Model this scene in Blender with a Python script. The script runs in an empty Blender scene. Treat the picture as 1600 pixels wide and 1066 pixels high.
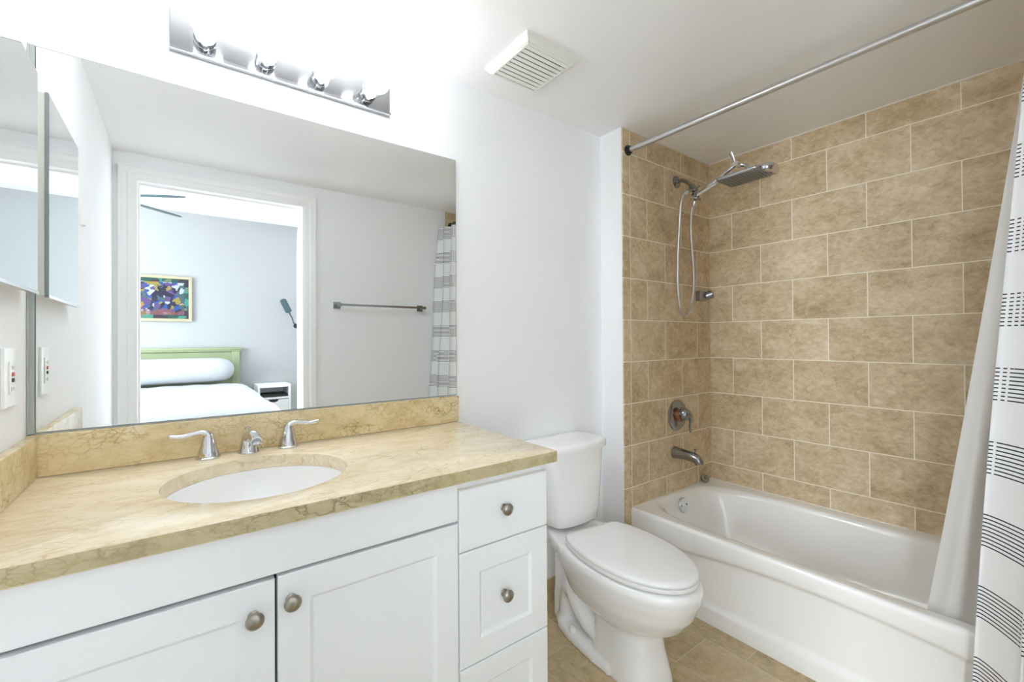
import bpy, bmesh, math, random
from math import sin, cos, pi, sqrt, radians
from mathutils import Vector, Matrix

S = bpy.context.scene
COL = S.collection

# ------------------------------------------------------------------ camera
CAM = Vector((0.2868, -1.5049, 1.1818))
PAN, PITCH, ROLL, FPX, PPY = 0.6442, 0.0064, -0.0063, 689.13, 526.16
F0 = Vector((sin(PAN), cos(PAN), 0)); R0 = Vector((cos(PAN), -sin(PAN), 0)); U0 = Vector((0, 0, 1))
F1 = F0 * cos(PITCH) + U0 * sin(PITCH); U1 = U0 * cos(PITCH) - F0 * sin(PITCH)
R2 = R0 * cos(ROLL) + U1 * sin(ROLL); U2 = U1 * cos(ROLL) - R0 * sin(ROLL)
cd = bpy.data.cameras.new('camera')
cd.sensor_fit = 'HORIZONTAL'; cd.sensor_width = 36.0
cd.lens = 36.0 * FPX / 1600.0
cd.shift_x = 0.0; cd.shift_y = (PPY - 533.0) / 1600.0
cd.clip_start = 0.02; cd.clip_end = 200
cam = bpy.data.objects.new('camera', cd)
COL.objects.link(cam)
M4 = Matrix(((R2.x, U2.x, -F1.x, CAM.x), (R2.y, U2.y, -F1.y, CAM.y), (R2.z, U2.z, -F1.z, CAM.z), (0, 0, 0, 1)))
cam.matrix_world = M4
S.camera = cam

# ------------------------------------------------------------------ light and exposure
S.view_settings.view_transform = 'Standard'
S.view_settings.look = 'None'
S.view_settings.exposure = 1.02
S.view_settings.gamma = 1.0
S.view_settings.use_curve_mapping = False
try:
    S.cycles.use_denoising = True
    S.cycles.max_bounces = 20
    S.cycles.diffuse_bounces = 12
    S.cycles.glossy_bounces = 8
    S.cycles.caustics_reflective = True
    S.cycles.blur_glossy = 0.3
    S.cycles.caustics_refractive = False
    S.cycles.sample_clamp_indirect = 6.0
except Exception:
    pass
W = bpy.data.worlds.new('sky'); S.world = W
W.use_nodes = True
bgn = W.node_tree.nodes['Background']
bgn.inputs[0].default_value = (0.80, 0.91, 1.0, 1)
bgn.inputs[1].default_value = 1.2
BULB = 18.0          # bulb glow
DAY_FILL = 40.0          # base watts of the lamps at the added bedroom windows

def area(name, loc, rot, sx, sy, power, color):
    l = bpy.data.lights.new(name, 'AREA'); l.shape = 'RECTANGLE'; l.size = sx; l.size_y = sy
    l.energy = power; l.color = color
    o = bpy.data.objects.new(name, l); o.location = loc; o.rotation_euler = rot
    COL.objects.link(o); return o
# daylight lamps at added, unseen bedroom windows, placed to fill the bathroom
area('added_daylight_beyond_nightstand', (2.45, -4.70, 1.32), (radians(90), 0, 0), 1.45, 1.85, DAY_FILL, (0.875, 0.945, 1.0))
area('added_daylight_beyond_bed', (-1.65, -4.70, 1.32), (radians(90), 0, 0), 1.45, 1.85, DAY_FILL, (0.875, 0.945, 1.0))
area('added_daylight_side', (-2.71, -2.78, 1.32), (radians(90), 0, radians(-90)), 1.65, 1.85, DAY_FILL * 3.9, (0.875, 0.945, 1.0))

# ------------------------------------------------------------------ materials
def srgb(r, g, b):
    def f(c):
        c /= 255.0
        return c / 12.92 if c <= 0.04045 else ((c + 0.055) / 1.055) ** 2.4
    return (f(r), f(g), f(b), 1)

class NT:
    def __init__(s, name):
        s.m = bpy.data.materials.new(name); s.m.use_nodes = True
        s.t = s.m.node_tree; s.t.nodes.clear()
        s.out = s.n('ShaderNodeOutputMaterial')
        s.b = s.n('ShaderNodeBsdfPrincipled'); s.l(s.b.outputs[0], s.out.inputs[0])
    def n(s, t, **k):
        x = s.t.nodes.new(t)
        for a, v in k.items(): setattr(x, a, v)
        return x
    def l(s, a, b): s.t.links.new(a, b)
    def set(s, **k):
        for a, v in k.items(): s.b.inputs[a.replace('_', ' ')].default_value = v
    def math(s, op, a, b=None, c=None):
        x = s.n('ShaderNodeMath', operation=op)
        for i, v in enumerate((a, b, c)):
            if v is None: continue
            if isinstance(v, (int, float)): x.inputs[i].default_value = v
            else: s.l(v, x.inputs[i])
        return x.outputs[0]
    def ramp(s, fac, stops):
        x = s.n('ShaderNodeValToRGB')
        e = x.color_ramp.elements
        while len(e) < len(stops): e.new(0.5)
        for i, (p, c) in enumerate(stops):
            e[i].position = p; e[i].color = c
        s.l(fac, x.inputs[0]); return x.outputs[0]
    def mix(s, fac, a, b, mode='MIX'):
        x = s.n('ShaderNodeMix', data_type='RGBA', blend_type=mode)
        for i, v in ((0, fac), (6, a), (7, b)):
            if isinstance(v, (int, float)): x.inputs[i].default_value = v
            elif isinstance(v, tuple): x.inputs[i].default_value = v
            else: s.l(v, x.inputs[i])
        return x.outputs[2]
    def noise(s, vec, scale, detail=4, rough=0.55, dist=0.0):
        x = s.n('ShaderNodeTexNoise'); x.inputs['Scale'].default_value = scale
        x.inputs['Detail'].default_value = detail; x.inputs['Roughness'].default_value = rough
        x.inputs['Distortion'].default_value = dist
        if vec is not None: s.l(vec, x.inputs['Vector'])
        return x
    def bump(s, h, strength, dist=0.002):
        x = s.n('ShaderNodeBump'); x.inputs['Strength'].default_value = strength
        x.inputs['Distance'].default_value = dist
        s.l(h, x.inputs['Height']); s.l(x.outputs[0], s.b.inputs['Normal'])

def plain(name, col, rough=0.5, metal=0.0, bump=None, coat=0.0, spec=0.5):
    x = NT(name)
    x.set(Base_Color=col, Roughness=rough, Metallic=metal, Coat_Weight=coat, Specular_IOR_Level=spec)
    g = x.n('ShaderNodeNewGeometry')
    if bump:
        nz = x.noise(g.outputs['Position'], bump[0], 3)
        x.bump(nz.outputs[0], bump[1], 0.001)
    return x.m

M = {}
M['wall'] = plain('wall_paint', srgb(242, 243, 245), 0.6, bump=(350, 0.08), spec=0.3)
M['ceiling'] = plain('ceiling_paint', srgb(243, 243, 244), 0.8, bump=(220, 0.08), spec=0.2)
M['trim'] = plain('trim_paint', srgb(246, 246, 246), 0.35)
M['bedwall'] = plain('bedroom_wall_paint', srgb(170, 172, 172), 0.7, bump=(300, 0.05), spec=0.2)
M['cabinet'] = plain('cabinet_lacquer', srgb(242, 245, 247), 0.32, bump=(60, 0.02))
M['darkgap'] = plain('cabinet_interior', srgb(70, 72, 74), 0.8)
M['porcelain'] = plain('porcelain', srgb(245, 245, 245), 0.10, coat=0.5)
M['seat'] = plain('seat_plastic', srgb(242, 242, 242), 0.16)
M['tub'] = plain('tub_enamel', srgb(246, 246, 245), 0.14, coat=0.4)
M['chrome'] = plain('chrome', srgb(215, 217, 220), 0.09, 1.0)
M['nickel'] = plain('brushed_nickel', srgb(158, 160, 163), 0.24, 1.0, bump=(500, 0.03))
M['pewter'] = plain('pewter', srgb(165, 160, 150), 0.3, 1.0, bump=(90, 0.12))
def plate_mat():
    x = NT('brushed_plate'); x.set(Base_Color=srgb(168, 169, 171), Metallic=1.0, Roughness=0.12, Anisotropic=0.92)
    c = x.n('ShaderNodeCombineXYZ'); c.inputs[2].default_value = 1.0
    x.l(c.outputs[0], x.b.inputs['Tangent']); return x.m
M['plate'] = plate_mat()
M['steel'] = plain('brushed_steel', srgb(206, 207, 208), 0.3, 1.0)
M['dark'] = plain('dark_metal', srgb(52, 56, 56), 0.4, 0.6)
M['rubber'] = plain('grey_rubber', srgb(118, 116, 110), 0.6)
M['black'] = plain('black_plastic', srgb(25, 28, 30), 0.5)
M['red'] = plain('red_plastic', srgb(190, 70, 50), 0.5)
M['whiteplastic'] = plain('white_plastic', srgb(240, 240, 238), 0.3)
M['vent'] = plain('vent_plastic', srgb(232, 232, 226), 0.4)
M['grout'] = plain('caulk', srgb(226, 220, 206), 0.7)
M['teal'] = plain('dark_teal_metal', srgb(70, 92, 98), 0.45, 0.2)
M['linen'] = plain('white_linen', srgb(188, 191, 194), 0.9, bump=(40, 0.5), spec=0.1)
M['greenwood'] = plain('green_painted_wood', srgb(150, 162, 126), 0.5, bump=(80, 0.05))
M['goldframe'] = plain('pale_gold_wood', srgb(176, 168, 138), 0.5, bump=(120, 0.1))
M['woodfloor'] = plain('bedroom_floor', srgb(120, 104, 88), 0.45)
M['glassedge'] = plain('glass_edge', srgb(120, 132, 128), 0.2)
M['channel'] = plain('mirror_channel', srgb(176, 181, 178), 0.35, 0.4)
M['cabside'] = plain('cabinet_side_enamel', srgb(240, 238, 228), 0.4)
M['mirror'] = plain('mirror_silver', (0.86, 0.875, 0.87, 1), 0.0, 1.0)
M['brass'] = plain('aged_inside', srgb(150, 96, 60), 0.4, 0.5)

def emit(name, col, s):
    x = NT(name); x.set(Base_Color=(1, 1, 1, 1), Emission_Color=col, Emission_Strength=s, Roughness=0.3)
    return x.m
M['bulb'] = emit('bulb_glass', (0.925, 0.97, 1.0, 1), BULB)

def tile_mat(name, bw, rh, mort, c_lo, c_mid, c_hi, grout, rough=0.42, var=0.22):
    x = NT(name)
    uv = x.n('ShaderNodeUVMap'); uv.uv_map = 'UVMap'
    br = x.n('ShaderNodeTexBrick'); br.offset = 0.5; br.offset_frequency = 2; br.squash = 1.0
    br.inputs['Scale'].default_value = 1.0
    br.inputs['Mortar Size'].default_value = mort; br.inputs['Mortar Smooth'].default_value = 0.15
    br.inputs['Bias'].default_value = 0.0
    br.inputs['Brick Width'].default_value = bw; br.inputs['Row Height'].default_value = rh
    br.inputs['Color1'].default_value = (0, 0, 0, 1); br.inputs['Color2'].default_value = (1, 1, 1, 1)
    br.inputs['Mortar'].default_value = (0.5, 0.5, 0.5, 1)
    x.l(uv.outputs[0], br.inputs['Vector'])
    tint = x.n('ShaderNodeRGBToBW'); x.l(br.outputs['Color'], tint.inputs[0])
    geo = x.n('ShaderNodeNewGeometry')
    off = x.n('ShaderNodeVectorMath', operation='MULTIPLY_ADD')   # every tile gets its own piece of stone
    cmb = x.n('ShaderNodeCombineXYZ')
    for i in range(3): x.l(tint.outputs[0], cmb.inputs[i])
    x.l(cmb.outputs[0], off.inputs[0]); off.inputs[1].default_value = (31, 17, 23); x.l(geo.outputs['Position'], off.inputs[2])
    st = x.n('ShaderNodeMapping'); st.inputs['Scale'].default_value = (1.0, 0.75, 1.15); x.l(off.outputs[0], st.inputs[0])
    n1 = x.noise(st.outputs[0], 7, 7, 0.68, 0.4)
    n2 = x.noise(st.outputs[0], 42, 6, 0.72, 0.6)
    n3 = x.noise(off.outputs[0], 160, 3, 0.6)
    f = x.math('MULTIPLY_ADD', n1.outputs[0], 0.50, x.math('MULTIPLY', n2.outputs[0], 0.50))
    f = x.math('ADD', f, x.math('MULTIPLY', x.math('SUBTRACT', tint.outputs[0], 0.5), var * 0.25))
    c = x.ramp(f, [(0.36, c_lo), (0.50, c_mid), (0.64, c_hi)])
    sp = x.math('LESS_THAN', n2.outputs[0], 0.36)
    c = x.mix(x.math('MULTIPLY', sp, 0.28), c, c_lo)
    c = x.mix(br.outputs['Fac'], c, grout)
    x.l(c, x.b.inputs['Base Color'])
    x.set(Roughness=rough, Specular_IOR_Level=0.4)
    h = x.math('ADD', x.math('MULTIPLY', br.outputs['Fac'], -1.0), x.math('MULTIPLY', n3.outputs[0], 0.10))
    x.bump(h, 0.55, 0.0015)
    return x.m
M['tile'] = tile_mat('wall_tile', 0.3046, 0.2030, 0.0020, srgb(172, 150, 116), srgb(206, 186, 152), srgb(228, 213, 187), srgb(246, 241, 229))
M['floor'] = tile_mat('floor_tile', 0.3046, 0.2032, 0.0013, srgb(158, 141, 106), srgb(190, 170, 132), srgb(208, 190, 156), srgb(206, 200, 184), 0.38)

def marble(name, base_stops, vein, vein2, k1, k2, sc, rot, scale3):
    x = NT(name)
    tc = x.n('ShaderNodeNewGeometry')
    mp = x.n('ShaderNodeMapping'); mp.inputs['Rotation'].default_value = rot; mp.inputs['Scale'].default_value = scale3
    x.l(tc.outputs['Position'], mp.inputs[0])
    def warped(s_, amt):
        w = x.noise(mp.outputs[0], s_, 4, 0.6)
        add = x.n('ShaderNodeVectorMath', operation='MULTIPLY_ADD'); x.l(w.outputs['Color'], add.inputs[0])
        add.inputs[1].default_value = (amt, amt, amt); x.l(mp.outputs[0], add.inputs[2]); return add.outputs[0]
    vo = x.n('ShaderNodeTexVoronoi', feature='DISTANCE_TO_EDGE'); vo.inputs['Scale'].default_value = sc
    x.l(warped(9, 0.11), vo.inputs['Vector'])
    vo2 = x.n('ShaderNodeTexVoronoi', feature='DISTANCE_TO_EDGE'); vo2.inputs['Scale'].default_value = sc * 2.3
    x.l(warped(22, 0.05), vo2.inputs['Vector'])
    m1 = x.ramp(x.noise(mp.outputs[0], 7, 5, 0.6).outputs[0], [(0.44, (0, 0, 0, 1)), (0.60, (1, 1, 1, 1))])
    m2 = x.ramp(x.noise(mp.outputs[0], 14, 5, 0.6).outputs[0], [(0.40, (0, 0, 0, 1)), (0.58, (1, 1, 1, 1))])
    base = x.ramp(x.noise(mp.outputs[0], 16, 6, 0.65, 0.5).outputs[0], base_stops)
    v1 = x.ramp(vo.outputs['Distance'], [(0.0, (1, 1, 1, 1)), (0.045, (0, 0, 0, 1))])
    v2 = x.ramp(vo2.outputs['Distance'], [(0.0, (1, 1, 1, 1)), (0.09, (0, 0, 0, 1))])
    c = x.mix(x.math('MULTIPLY', x.math('MULTIPLY', v1, m1), k1), base, vein)
    c = x.mix(x.math('MULTIPLY', x.math('MULTIPLY', v2, m2), k2), c, vein2)
    x.l(c, x.b.inputs['Base Color'])
    x.set(Roughness=0.22, Coat_Weight=0.1)
    return x.m
M['marble'] = marble('cream_marble', [(0.32, srgb(222, 204, 170)), (0.5, srgb(232, 217, 187)), (0.7, srgb(238, 227, 202))], srgb(184, 152, 106), srgb(204, 178, 134), 0.48, 0.42, 17, (0, 0, radians(24)), (0.72, 1.4, 1.2))
M['marble_edge'] = marble('cream_marble_dark_edge', [(0.32, srgb(168, 152, 112)), (0.5, srgb(190, 176, 136)), (0.7, srgb(200, 190, 156))], srgb(112, 98, 58), srgb(140, 122, 74), 0.8, 0.5, 24, (0, 0, 0), (0.7, 1.2, 1.2))  # darker, more olive colours for the slab's front face
M['marble_cut'] = marble('cream_marble_cross_cut', [(0.32, srgb(204, 182, 138)), (0.5, srgb(222, 203, 160)), (0.7, srgb(230, 216, 180))], srgb(140, 116, 66), srgb(172, 136, 74), 0.75, 0.5, 24, (0, 0, 0), (0.7, 1.2, 1.2))

def striped():
    x = NT('striped_cotton')
    uv = x.n('ShaderNodeUVMap'); uv.uv_map = 'UVMap'
    sp = x.n('ShaderNodeSeparateXYZ'); x.l(uv.outputs[0], sp.inputs[0])
    z = sp.outputs[1]; s = sp.outputs[0]
    ph = x.math('MODULO', x.math('ADD', z, 1.9 - 0.300 + 0.0425), 0.190)     # position inside one repeat
    inband = x.math('LESS_THAN', ph, 0.085)
    ln = x.math('MODULO', ph, 0.0101)
    line = x.math('LESS_THAN', ln, 0.0032)
    dash = x.math('LESS_THAN', x.math('MODULO', s, 0.0145), 0.0085)
    wob = x.noise(uv.outputs[0], 9, 1)
    hem = x.math('LESS_THAN', s, x.math('ADD', 0.007, x.math('MULTIPLY', x.math('MAXIMUM', x.math('SUBTRACT', z, 0.75), 0.0), 0.09)))
    hem2 = x.math('MULTIPLY', x.math('GREATER_THAN', s, 0.115), x.math('LESS_THAN', s, 0.150))
    hem = x.math('MAXIMUM', hem, hem2)
    solid = x.math('MAXIMUM', dash, x.math('SUBTRACT', 1.0, hem))
    k = x.math('MULTIPLY', x.math('MULTIPLY', inband, line), solid)
    c = x.mix(k, srgb(238, 239, 240), srgb(48, 50, 54))
    x.l(c, x.b.inputs['Base Color'])
    x.set(Roughness=0.9, Specular_IOR_Level=0.1)
    wv = x.noise(uv.outputs[0], 600, 2)
    x.bump(wv.outputs[0], 0.15, 0.0005)
    return x.m
M['striped'] = striped()
def liner_mat():
    x = NT('liner_fabric'); x.set(Base_Color=srgb(238, 238, 238), Roughness=0.75, Specular_IOR_Level=0.2, Subsurface_Weight=0.0)
    tr = x.n('ShaderNodeBsdfTranslucent'); tr.inputs[0].default_value = srgb(240, 240, 240)
    mx = x.n('ShaderNodeMixShader'); mx.inputs[0].default_value = 0.25
    x.l(x.b.outputs[0], mx.inputs[1]); x.l(tr.outputs[0], mx.inputs[2]); x.l(mx.outputs[0], x.out.inputs[0])
    return x.m
M['liner'] = liner_mat()

def art():
    x = NT('abstract_canvas')
    uv = x.n('ShaderNodeUVMap'); uv.uv_map = 'UVMap'
    n = x.noise(uv.outputs[0], 3.2, 3, 0.6, 1.8)
    vo = x.n('ShaderNodeTexVoronoi'); vo.inputs['Scale'].default_value = 15
    w = x.n('ShaderNodeVectorMath', operation='MULTIPLY_ADD'); x.l(n.outputs['Color'], w.inputs[0]); w.inputs[1].default_value = (0.16, 0.16, 0); x.l(uv.outputs[0], w.inputs[2])
    x.l(w.outputs[0], vo.inputs['Vector'])
    sp = x.n('ShaderNodeSeparateXYZ'); x.l(vo.outputs['Color'], sp.inputs[0])
    c = x.ramp(sp.outputs[0], [(0.0, srgb(26, 26, 52)), (0.2, srgb(36, 66, 132)), (0.40, srgb(160, 166, 182)), (0.52, srgb(80, 60, 108)), (0.66, srgb(128, 118, 52)), (0.78, srgb(56, 82, 84)), (0.93, srgb(160, 112, 52))])
    x.t.nodes[-1].color_ramp.interpolation = 'CONSTANT'
    s2 = x.n('ShaderNodeSeparateXYZ'); x.l(uv.outputs[0], s2.inputs[0])
    low = x.math('LESS_THAN', s2.outputs[1], x.math('MULTIPLY_ADD', n.outputs[0], 0.3, 0.04))
    c = x.mix(x.math('MULTIPLY', low, 0.7), c, srgb(118, 68, 48))
    x.l(c, x.b.inputs['Base Color']); x.set(Roughness=0.5)
    return x.m
M['art'] = art()
def artborder():
    x = NT('patchwork_border')
    uv = x.n('ShaderNodeUVMap'); uv.uv_map = 'UVMap'
    vo = x.n('ShaderNodeTexVoronoi', distance='CHEBYCHEV'); vo.inputs['Scale'].default_value = 14; x.l(uv.outputs[0], vo.inputs['Vector'])
    sp = x.n('ShaderNodeSeparateXYZ'); x.l(vo.outputs['Color'], sp.inputs[0])
    c = x.ramp(sp.outputs[1], [(0.0, srgb(34, 74, 66)), (0.35, srgb(48, 40, 50)), (0.6, srgb(54, 124, 110)), (0.85, srgb(96, 110, 92))])
    x.t.nodes[-1].color_ramp.interpolation = 'CONSTANT'
    x.l(c, x.b.inputs['Base Color']); x.set(Roughness=0.6)
    return x.m
M['artborder'] = artborder()

def glass():
    x = NT('window_glass')
    x.set(Base_Color=(1, 1, 1, 1), Roughness=0.0, Transmission_Weight=1.0, IOR=1.01)
    return x.m
M['glass'] = glass()

# ------------------------------------------------------------------ mesh helpers
def BM(): return bmesh.new()

def box(bm, x0, x1, y0, y1, z0, z1, bev=0.0, seg=2, mi=0):
    vs = [bm.verts.new((x, y, z)) for x in (x0, x1) for y in (y0, y1) for z in (z0, z1)]
    fs = [(0, 1, 3, 2), (4, 6, 7, 5), (0, 4, 5, 1), (2, 3, 7, 6), (0, 2, 6, 4), (1, 5, 7, 3)]
    faces = [bm.faces.new([vs[i] for i in f]) for f in fs]
    for f in faces: f.material_index = mi
    if bev > 0:
        es = list({e for f in faces for e in f.edges})
        r = bmesh.ops.bevel(bm, geom=es, offset=bev, segments=seg, profile=0.7, affect='EDGES')
        for f in r['faces']: f.material_index = mi
    return faces

def loft(bm, rings, cap0=True, cap1=True, closed=True, mi=0):
    R = [[bm.verts.new(p) for p in r] for r in rings]
    n = len(R[0])
    for a, b in zip(R, R[1:]):
        for i in range(n if closed else n - 1):
            j = (i + 1) % n
            try:
                f = bm.faces.new((a[i], a[j], b[j], b[i])); f.material_index = mi
            except ValueError: pass
    if cap0 and closed:
        f = bm.faces.new(list(reversed(R[0]))); f.material_index = mi
    if cap1 and closed:
        f = bm.faces.new(R[-1]); f.material_index = mi
    return R

def frame_of(d, hint=None):
    d = Vector(d).normalized()
    h = Vector(hint) if hint else (Vector((0, 0, 1)) if abs(d.z) < 0.9 else Vector((1, 0, 0)))
    a = d.cross(h).normalized(); b = a.cross(d).normalized()
    return a, b

def lathe(bm, prof, org, axis, n=32, mi=0):
    """prof: (radius, height along axis)"""
    org = Vector(org); ax = Vector(axis).normalized(); a, b = frame_of(ax)
    rings = []
    for r, h in prof:
        r = max(r, 1e-5)
        rings.append([org + ax * h + (a * cos(2 * pi * i / n) + b * sin(2 * pi * i / n)) * r for i in range(n)])
    return loft(bm, rings, True, True, True, mi)

def smooth_path(pts, sub=6):
    pts = [Vector(p) for p in pts]; out = []
    P = [pts[0] * 2 - pts[1]] + pts + [pts[-1] * 2 - pts[-2]]
    for i in range(1, len(P) - 2):
        p0, p1, p2, p3 = P[i - 1], P[i], P[i + 1], P[i + 2]
        for k in range(sub):
            t = k / sub
            out.append(0.5 * ((2 * p1) + (p2 - p0) * t + (2 * p0 - 5 * p1 + 4 * p2 - p3) * t * t + (3 * p1 - p0 - 3 * p2 + p3) * t ** 3))
    out.append(pts[-1]); return out

def tube(bm, pts, rad, n=16, flat=1.0, mi=0, hint=None):
    pts = [Vector(p) for p in pts]
    N = len(pts)
    rr = rad if isinstance(rad, (list, tuple)) else [rad] * N
    if len(rr) != N:
        q = rr; rr = []
        for i in range(N):
            t = i / (N - 1) * (len(q) - 1); k = min(int(t), len(q) - 2); rr.append(q[k] + (q[k + 1] - q[k]) * (t - k))
    rings = []; a = None
    for i, p in enumerate(pts):
        d = (pts[min(i + 1, N - 1)] - pts[max(i - 1, 0)]).normalized()
        if a is None: a, b = frame_of(d, hint)
        else:
            a = (a - d * a.dot(d)).normalized(); b = a.cross(d).normalized()
        rings.append([p + (a * cos(2 * pi * k / n) + b * sin(2 * pi * k / n) * flat) * rr[i] for k in range(n)])
    return loft(bm, rings, True, True, True, mi)

def prism(bm, pts2, z0, z1, to3=lambda u, v, w: (u, v, w), mi=0):
    return loft(bm, [[to3(u, v, z0) for u, v in pts2], [to3(u, v, z1) for u, v in pts2]], mi=mi)

def torus(bm, c, axis, R, r, n=28, m=10):
    c = Vector(c); ax = Vector(axis).normalized(); a, b = frame_of(ax)
    G = []
    for i in range(n):
        t = 2 * pi * i / n; rad = a * cos(t) + b * sin(t)
        G.append([bm.verts.new(c + rad * (R + r * cos(2 * pi * k / m)) + ax * r * sin(2 * pi * k / m)) for k in range(m)])
    for i in range(n):
        for k in range(m):
            bm.faces.new((G[i][k], G[(i + 1) % n][k], G[(i + 1) % n][(k + 1) % m], G[i][(k + 1) % m]))

def superellipse(cx, cy, ax_, ay_, e, n=96):
    out = []
    for i in range(n):
        t = 2 * pi * i / n; c, s = cos(t), sin(t)
        out.append((cx + ax_ * math.copysign(abs(c) ** (2 / e), c), cy + ay_ * math.copysign(abs(s) ** (2 / e), s)))
    return out

def obj(name, bm, mats, base=(0, 0, 0), parent=None, smooth=True, angle=38, recalc=True):
    bmesh.ops.remove_doubles(bm, verts=bm.verts, dist=1e-6)
    if recalc: bmesh.ops.recalc_face_normals(bm, faces=bm.faces)
    base = Vector(base)
    for v in bm.verts: v.co -= base
    me = bpy.data.meshes.new(name); bm.to_mesh(me); bm.free()
    for m in (mats if isinstance(mats, (list, tuple)) else [mats]): me.materials.append(m)
    if smooth:
        for p in me.polygons: p.use_smooth = True
        me.set_sharp_from_angle(angle=radians(angle))
    o = bpy.data.objects.new(name, me); COL.objects.link(o)
    if parent is None: o.location = base
    else: o.parent = parent
    return o

def tag(o, label, cat, group=None):
    o['label'] = label; o['category'] = cat
    if group: o['group'] = group
    return o

class Thing:
    """an Empty at the thing's base that parents its parts (meshes given in world metres)"""
    def __init__(s, name, label, cat, base, group=None):
        s.base = Vector(base)
        s.e = bpy.data.objects.new(name, None); s.e.empty_display_size = 0.05
        COL.objects.link(s.e); s.e.location = s.base
        tag(s.e, label, cat, group)
    def part(s, name, bm, mats, parent=None, label=None, **k):
        o = obj(name, bm, mats, s.base, parent or s.e, **k)
        if label: o['label'] = label
        return o

def single(name, bm, mats, label, cat, base, group=None, **k):
    return tag(obj(name, bm, mats, base, **k), label, cat, group)

def struct(name, bm, mats, **k):
    o = obj(name, bm, mats, **k); o['kind'] = 'structure'; return o

def copy_thing(src, delta, label=None):
    r = src.copy(); COL.objects.link(r); r.location = src.location + Vector(delta)
    if label: r['label'] = label
    for ch in list(src.children):
        c = ch.copy(); COL.objects.link(c); c.parent = r
        for g in list(ch.children):
            d = g.copy(); COL.objects.link(d); d.parent = c
    return r

# ------------------------------------------------------------------ room dimensions
H = 2.2013; XW = 2.7653; D = 1.6328; XR = 1.9823; DH = 0.1367; TW = 0.12
R0Z, RH, TL = 2.0847, 0.2030, 0.3046
HB = 2.62; YB = -4.60          # bedroom ceiling, far wall
XO0, XO1, ZO = 0.097, 0.925, 2.0589   # doorway

def uvquad(bm, pts, uvs, mi=0):
    uvl = bm.loops.layers.uv.get('UVMap') or bm.loops.layers.uv.new('UVMap')
    f = bm.faces.new([bm.verts.new(p) for p in pts]); f.material_index = mi
    for l, u in zip(f.loops, uvs): l[uvl].uv = u
    return f

# floor of the bathroom (tiled)
bm = BM()
def fuv(x, y): return (y + 0.565 + TL * 20 , x - 1.937 + 0.2032 * 40)
P = [(-0.1, -D - TW, 0), (XW + 0.1, -D - TW, 0), (XW + 0.1, 0.1, 0), (-0.1, 0.1, 0)]
uvquad(bm, P, [fuv(p[0], p[1]) for p in P])
g = [bm.verts.new((p[0], p[1], -0.05)) for p in P]; bm.faces.new(list(reversed(g)))
for i in range(4):
    a, b = bm.verts[:][i], bm.verts[:][(i + 1) % 4]
    bm.faces.new((a, bm.verts[:][4 + i], bm.verts[:][4 + (i + 1) % 4], b))
struct('floor', bm, M['floor'], smooth=False)

bm = BM(); box(bm, -0.1, XW + 0.1, -D, 0.1, H, H + 0.08); struct('ceiling', bm, M['ceiling'], smooth=False)
bm = BM(); box(bm, -0.1, XR + 0.02, 0, 0.1, 0, H); struct('wall_back', bm, M['wall'], smooth=False)
bm = BM(); box(bm, -0.1, 0, -D, 0, 0, H); struct('wall_left', bm, M['wall'], smooth=False)

# chase wall at the tub's head: painted side, tiled front
bm = BM()
box(bm, XR, XW + 0.1, -DH + 0.006, 0.1, 0, H, mi=0)
ZB = R0Z - RH * 20
def huv(x, z): return (x - 2.172 - TL / 2 + TL * 20, z - ZB)
xs = 2.039
for x0, x1, kind in ((XR + 0.003, xs - 0.0018, 's'), (xs - 0.0018, xs + 0.0018, 'g'), (xs + 0.0018, XW, 't')):
    P = [(x0, -DH, 0), (x1, -DH, 0), (x1, -DH, H), (x0, -DH, H)]
    if kind == 's': uvs = [(TL * 10 + 0.03 + (p[0] - x0), p[2] - ZB) for p in P]
    elif kind == 'g': uvs = [(0, 0)] * 4
    else: uvs = [huv(p[0], p[2]) for p in P]
    uvquad(bm, P, uvs, 1)
P = [(XR + 0.003, -DH, 0), (XR + 0.003, -DH, H), (XR + 0.003, -DH + 0.006, H), (XR + 0.003, -DH + 0.006, 0)]
uvquad(bm, P, [(TL * 10 + 0.03, p[2] - ZB) for p in P], 1)
struct('wall_alcove', bm, [M['wall'], M['tile']], smooth=False)

# long tiled wall
bm = BM()
def ruv(x, y, z): return (y + 0.2699 - TL / 2 + TL * 20, z - ZB)
box(bm, XW + 0.006, XW + 0.1, -D - TW, -DH, 0, H, mi=0)
P = [(XW, -DH, 0), (XW, -D, 0), (XW, -D, H), (XW, -DH, H)]
uvquad(bm, P, [ruv(*p) for p in P], 1)
struct('wall_right', bm, [M['wall'], M['tile']], smooth=False)

# wall with the doorway (behind the camera, seen in the mirror); tiled beside the tub
XT = 1.9731
bm = BM()
box(bm, -0.1, XO0, -D - TW, -D, 0, HB)
box(bm, XO1, XT, -D - TW, -D, 0, HB)
box(bm, XO0, XO1, -D - TW, -D, ZO, HB)
box(bm, XT, XW + 0.1, -D - TW, -D - 0.006, 0, HB)
P = [(XT, -D, 0), (XW, -D, 0), (XW, -D, H), (XT, -D, H)]
uvquad(bm, list(reversed(P)), [huv(p[0], p[2]) for p in reversed(P)], 1)
struct('wall_front', bm, [M['wall'], M['tile']], smooth=False, recalc=True)

# caulk beads where tile meets ceiling and tub
bm = BM()
box(bm, XR + 0.004, XW - 0.003, -DH - 0.003, -DH, H - 0.006, H)
box(bm, XW - 0.003, XW, -D, -DH, H - 0.006, H)
struct('trim_1', bm, M['grout'], smooth=False)

# tile skirting behind the toilet
bm = BM()
uvl = bm.loops.layers.uv.new('UVMap')
for f in box(bm, 1.139, XR, -0.009, 0, 0, 0.102, 0.0):
    for l in f.loops: l[uvl].uv = (l.vert.co.x + 0.21, 0.1 + l.vert.co.z)
struct('baseboard_back', bm, M['floor'], smooth=False)

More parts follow.
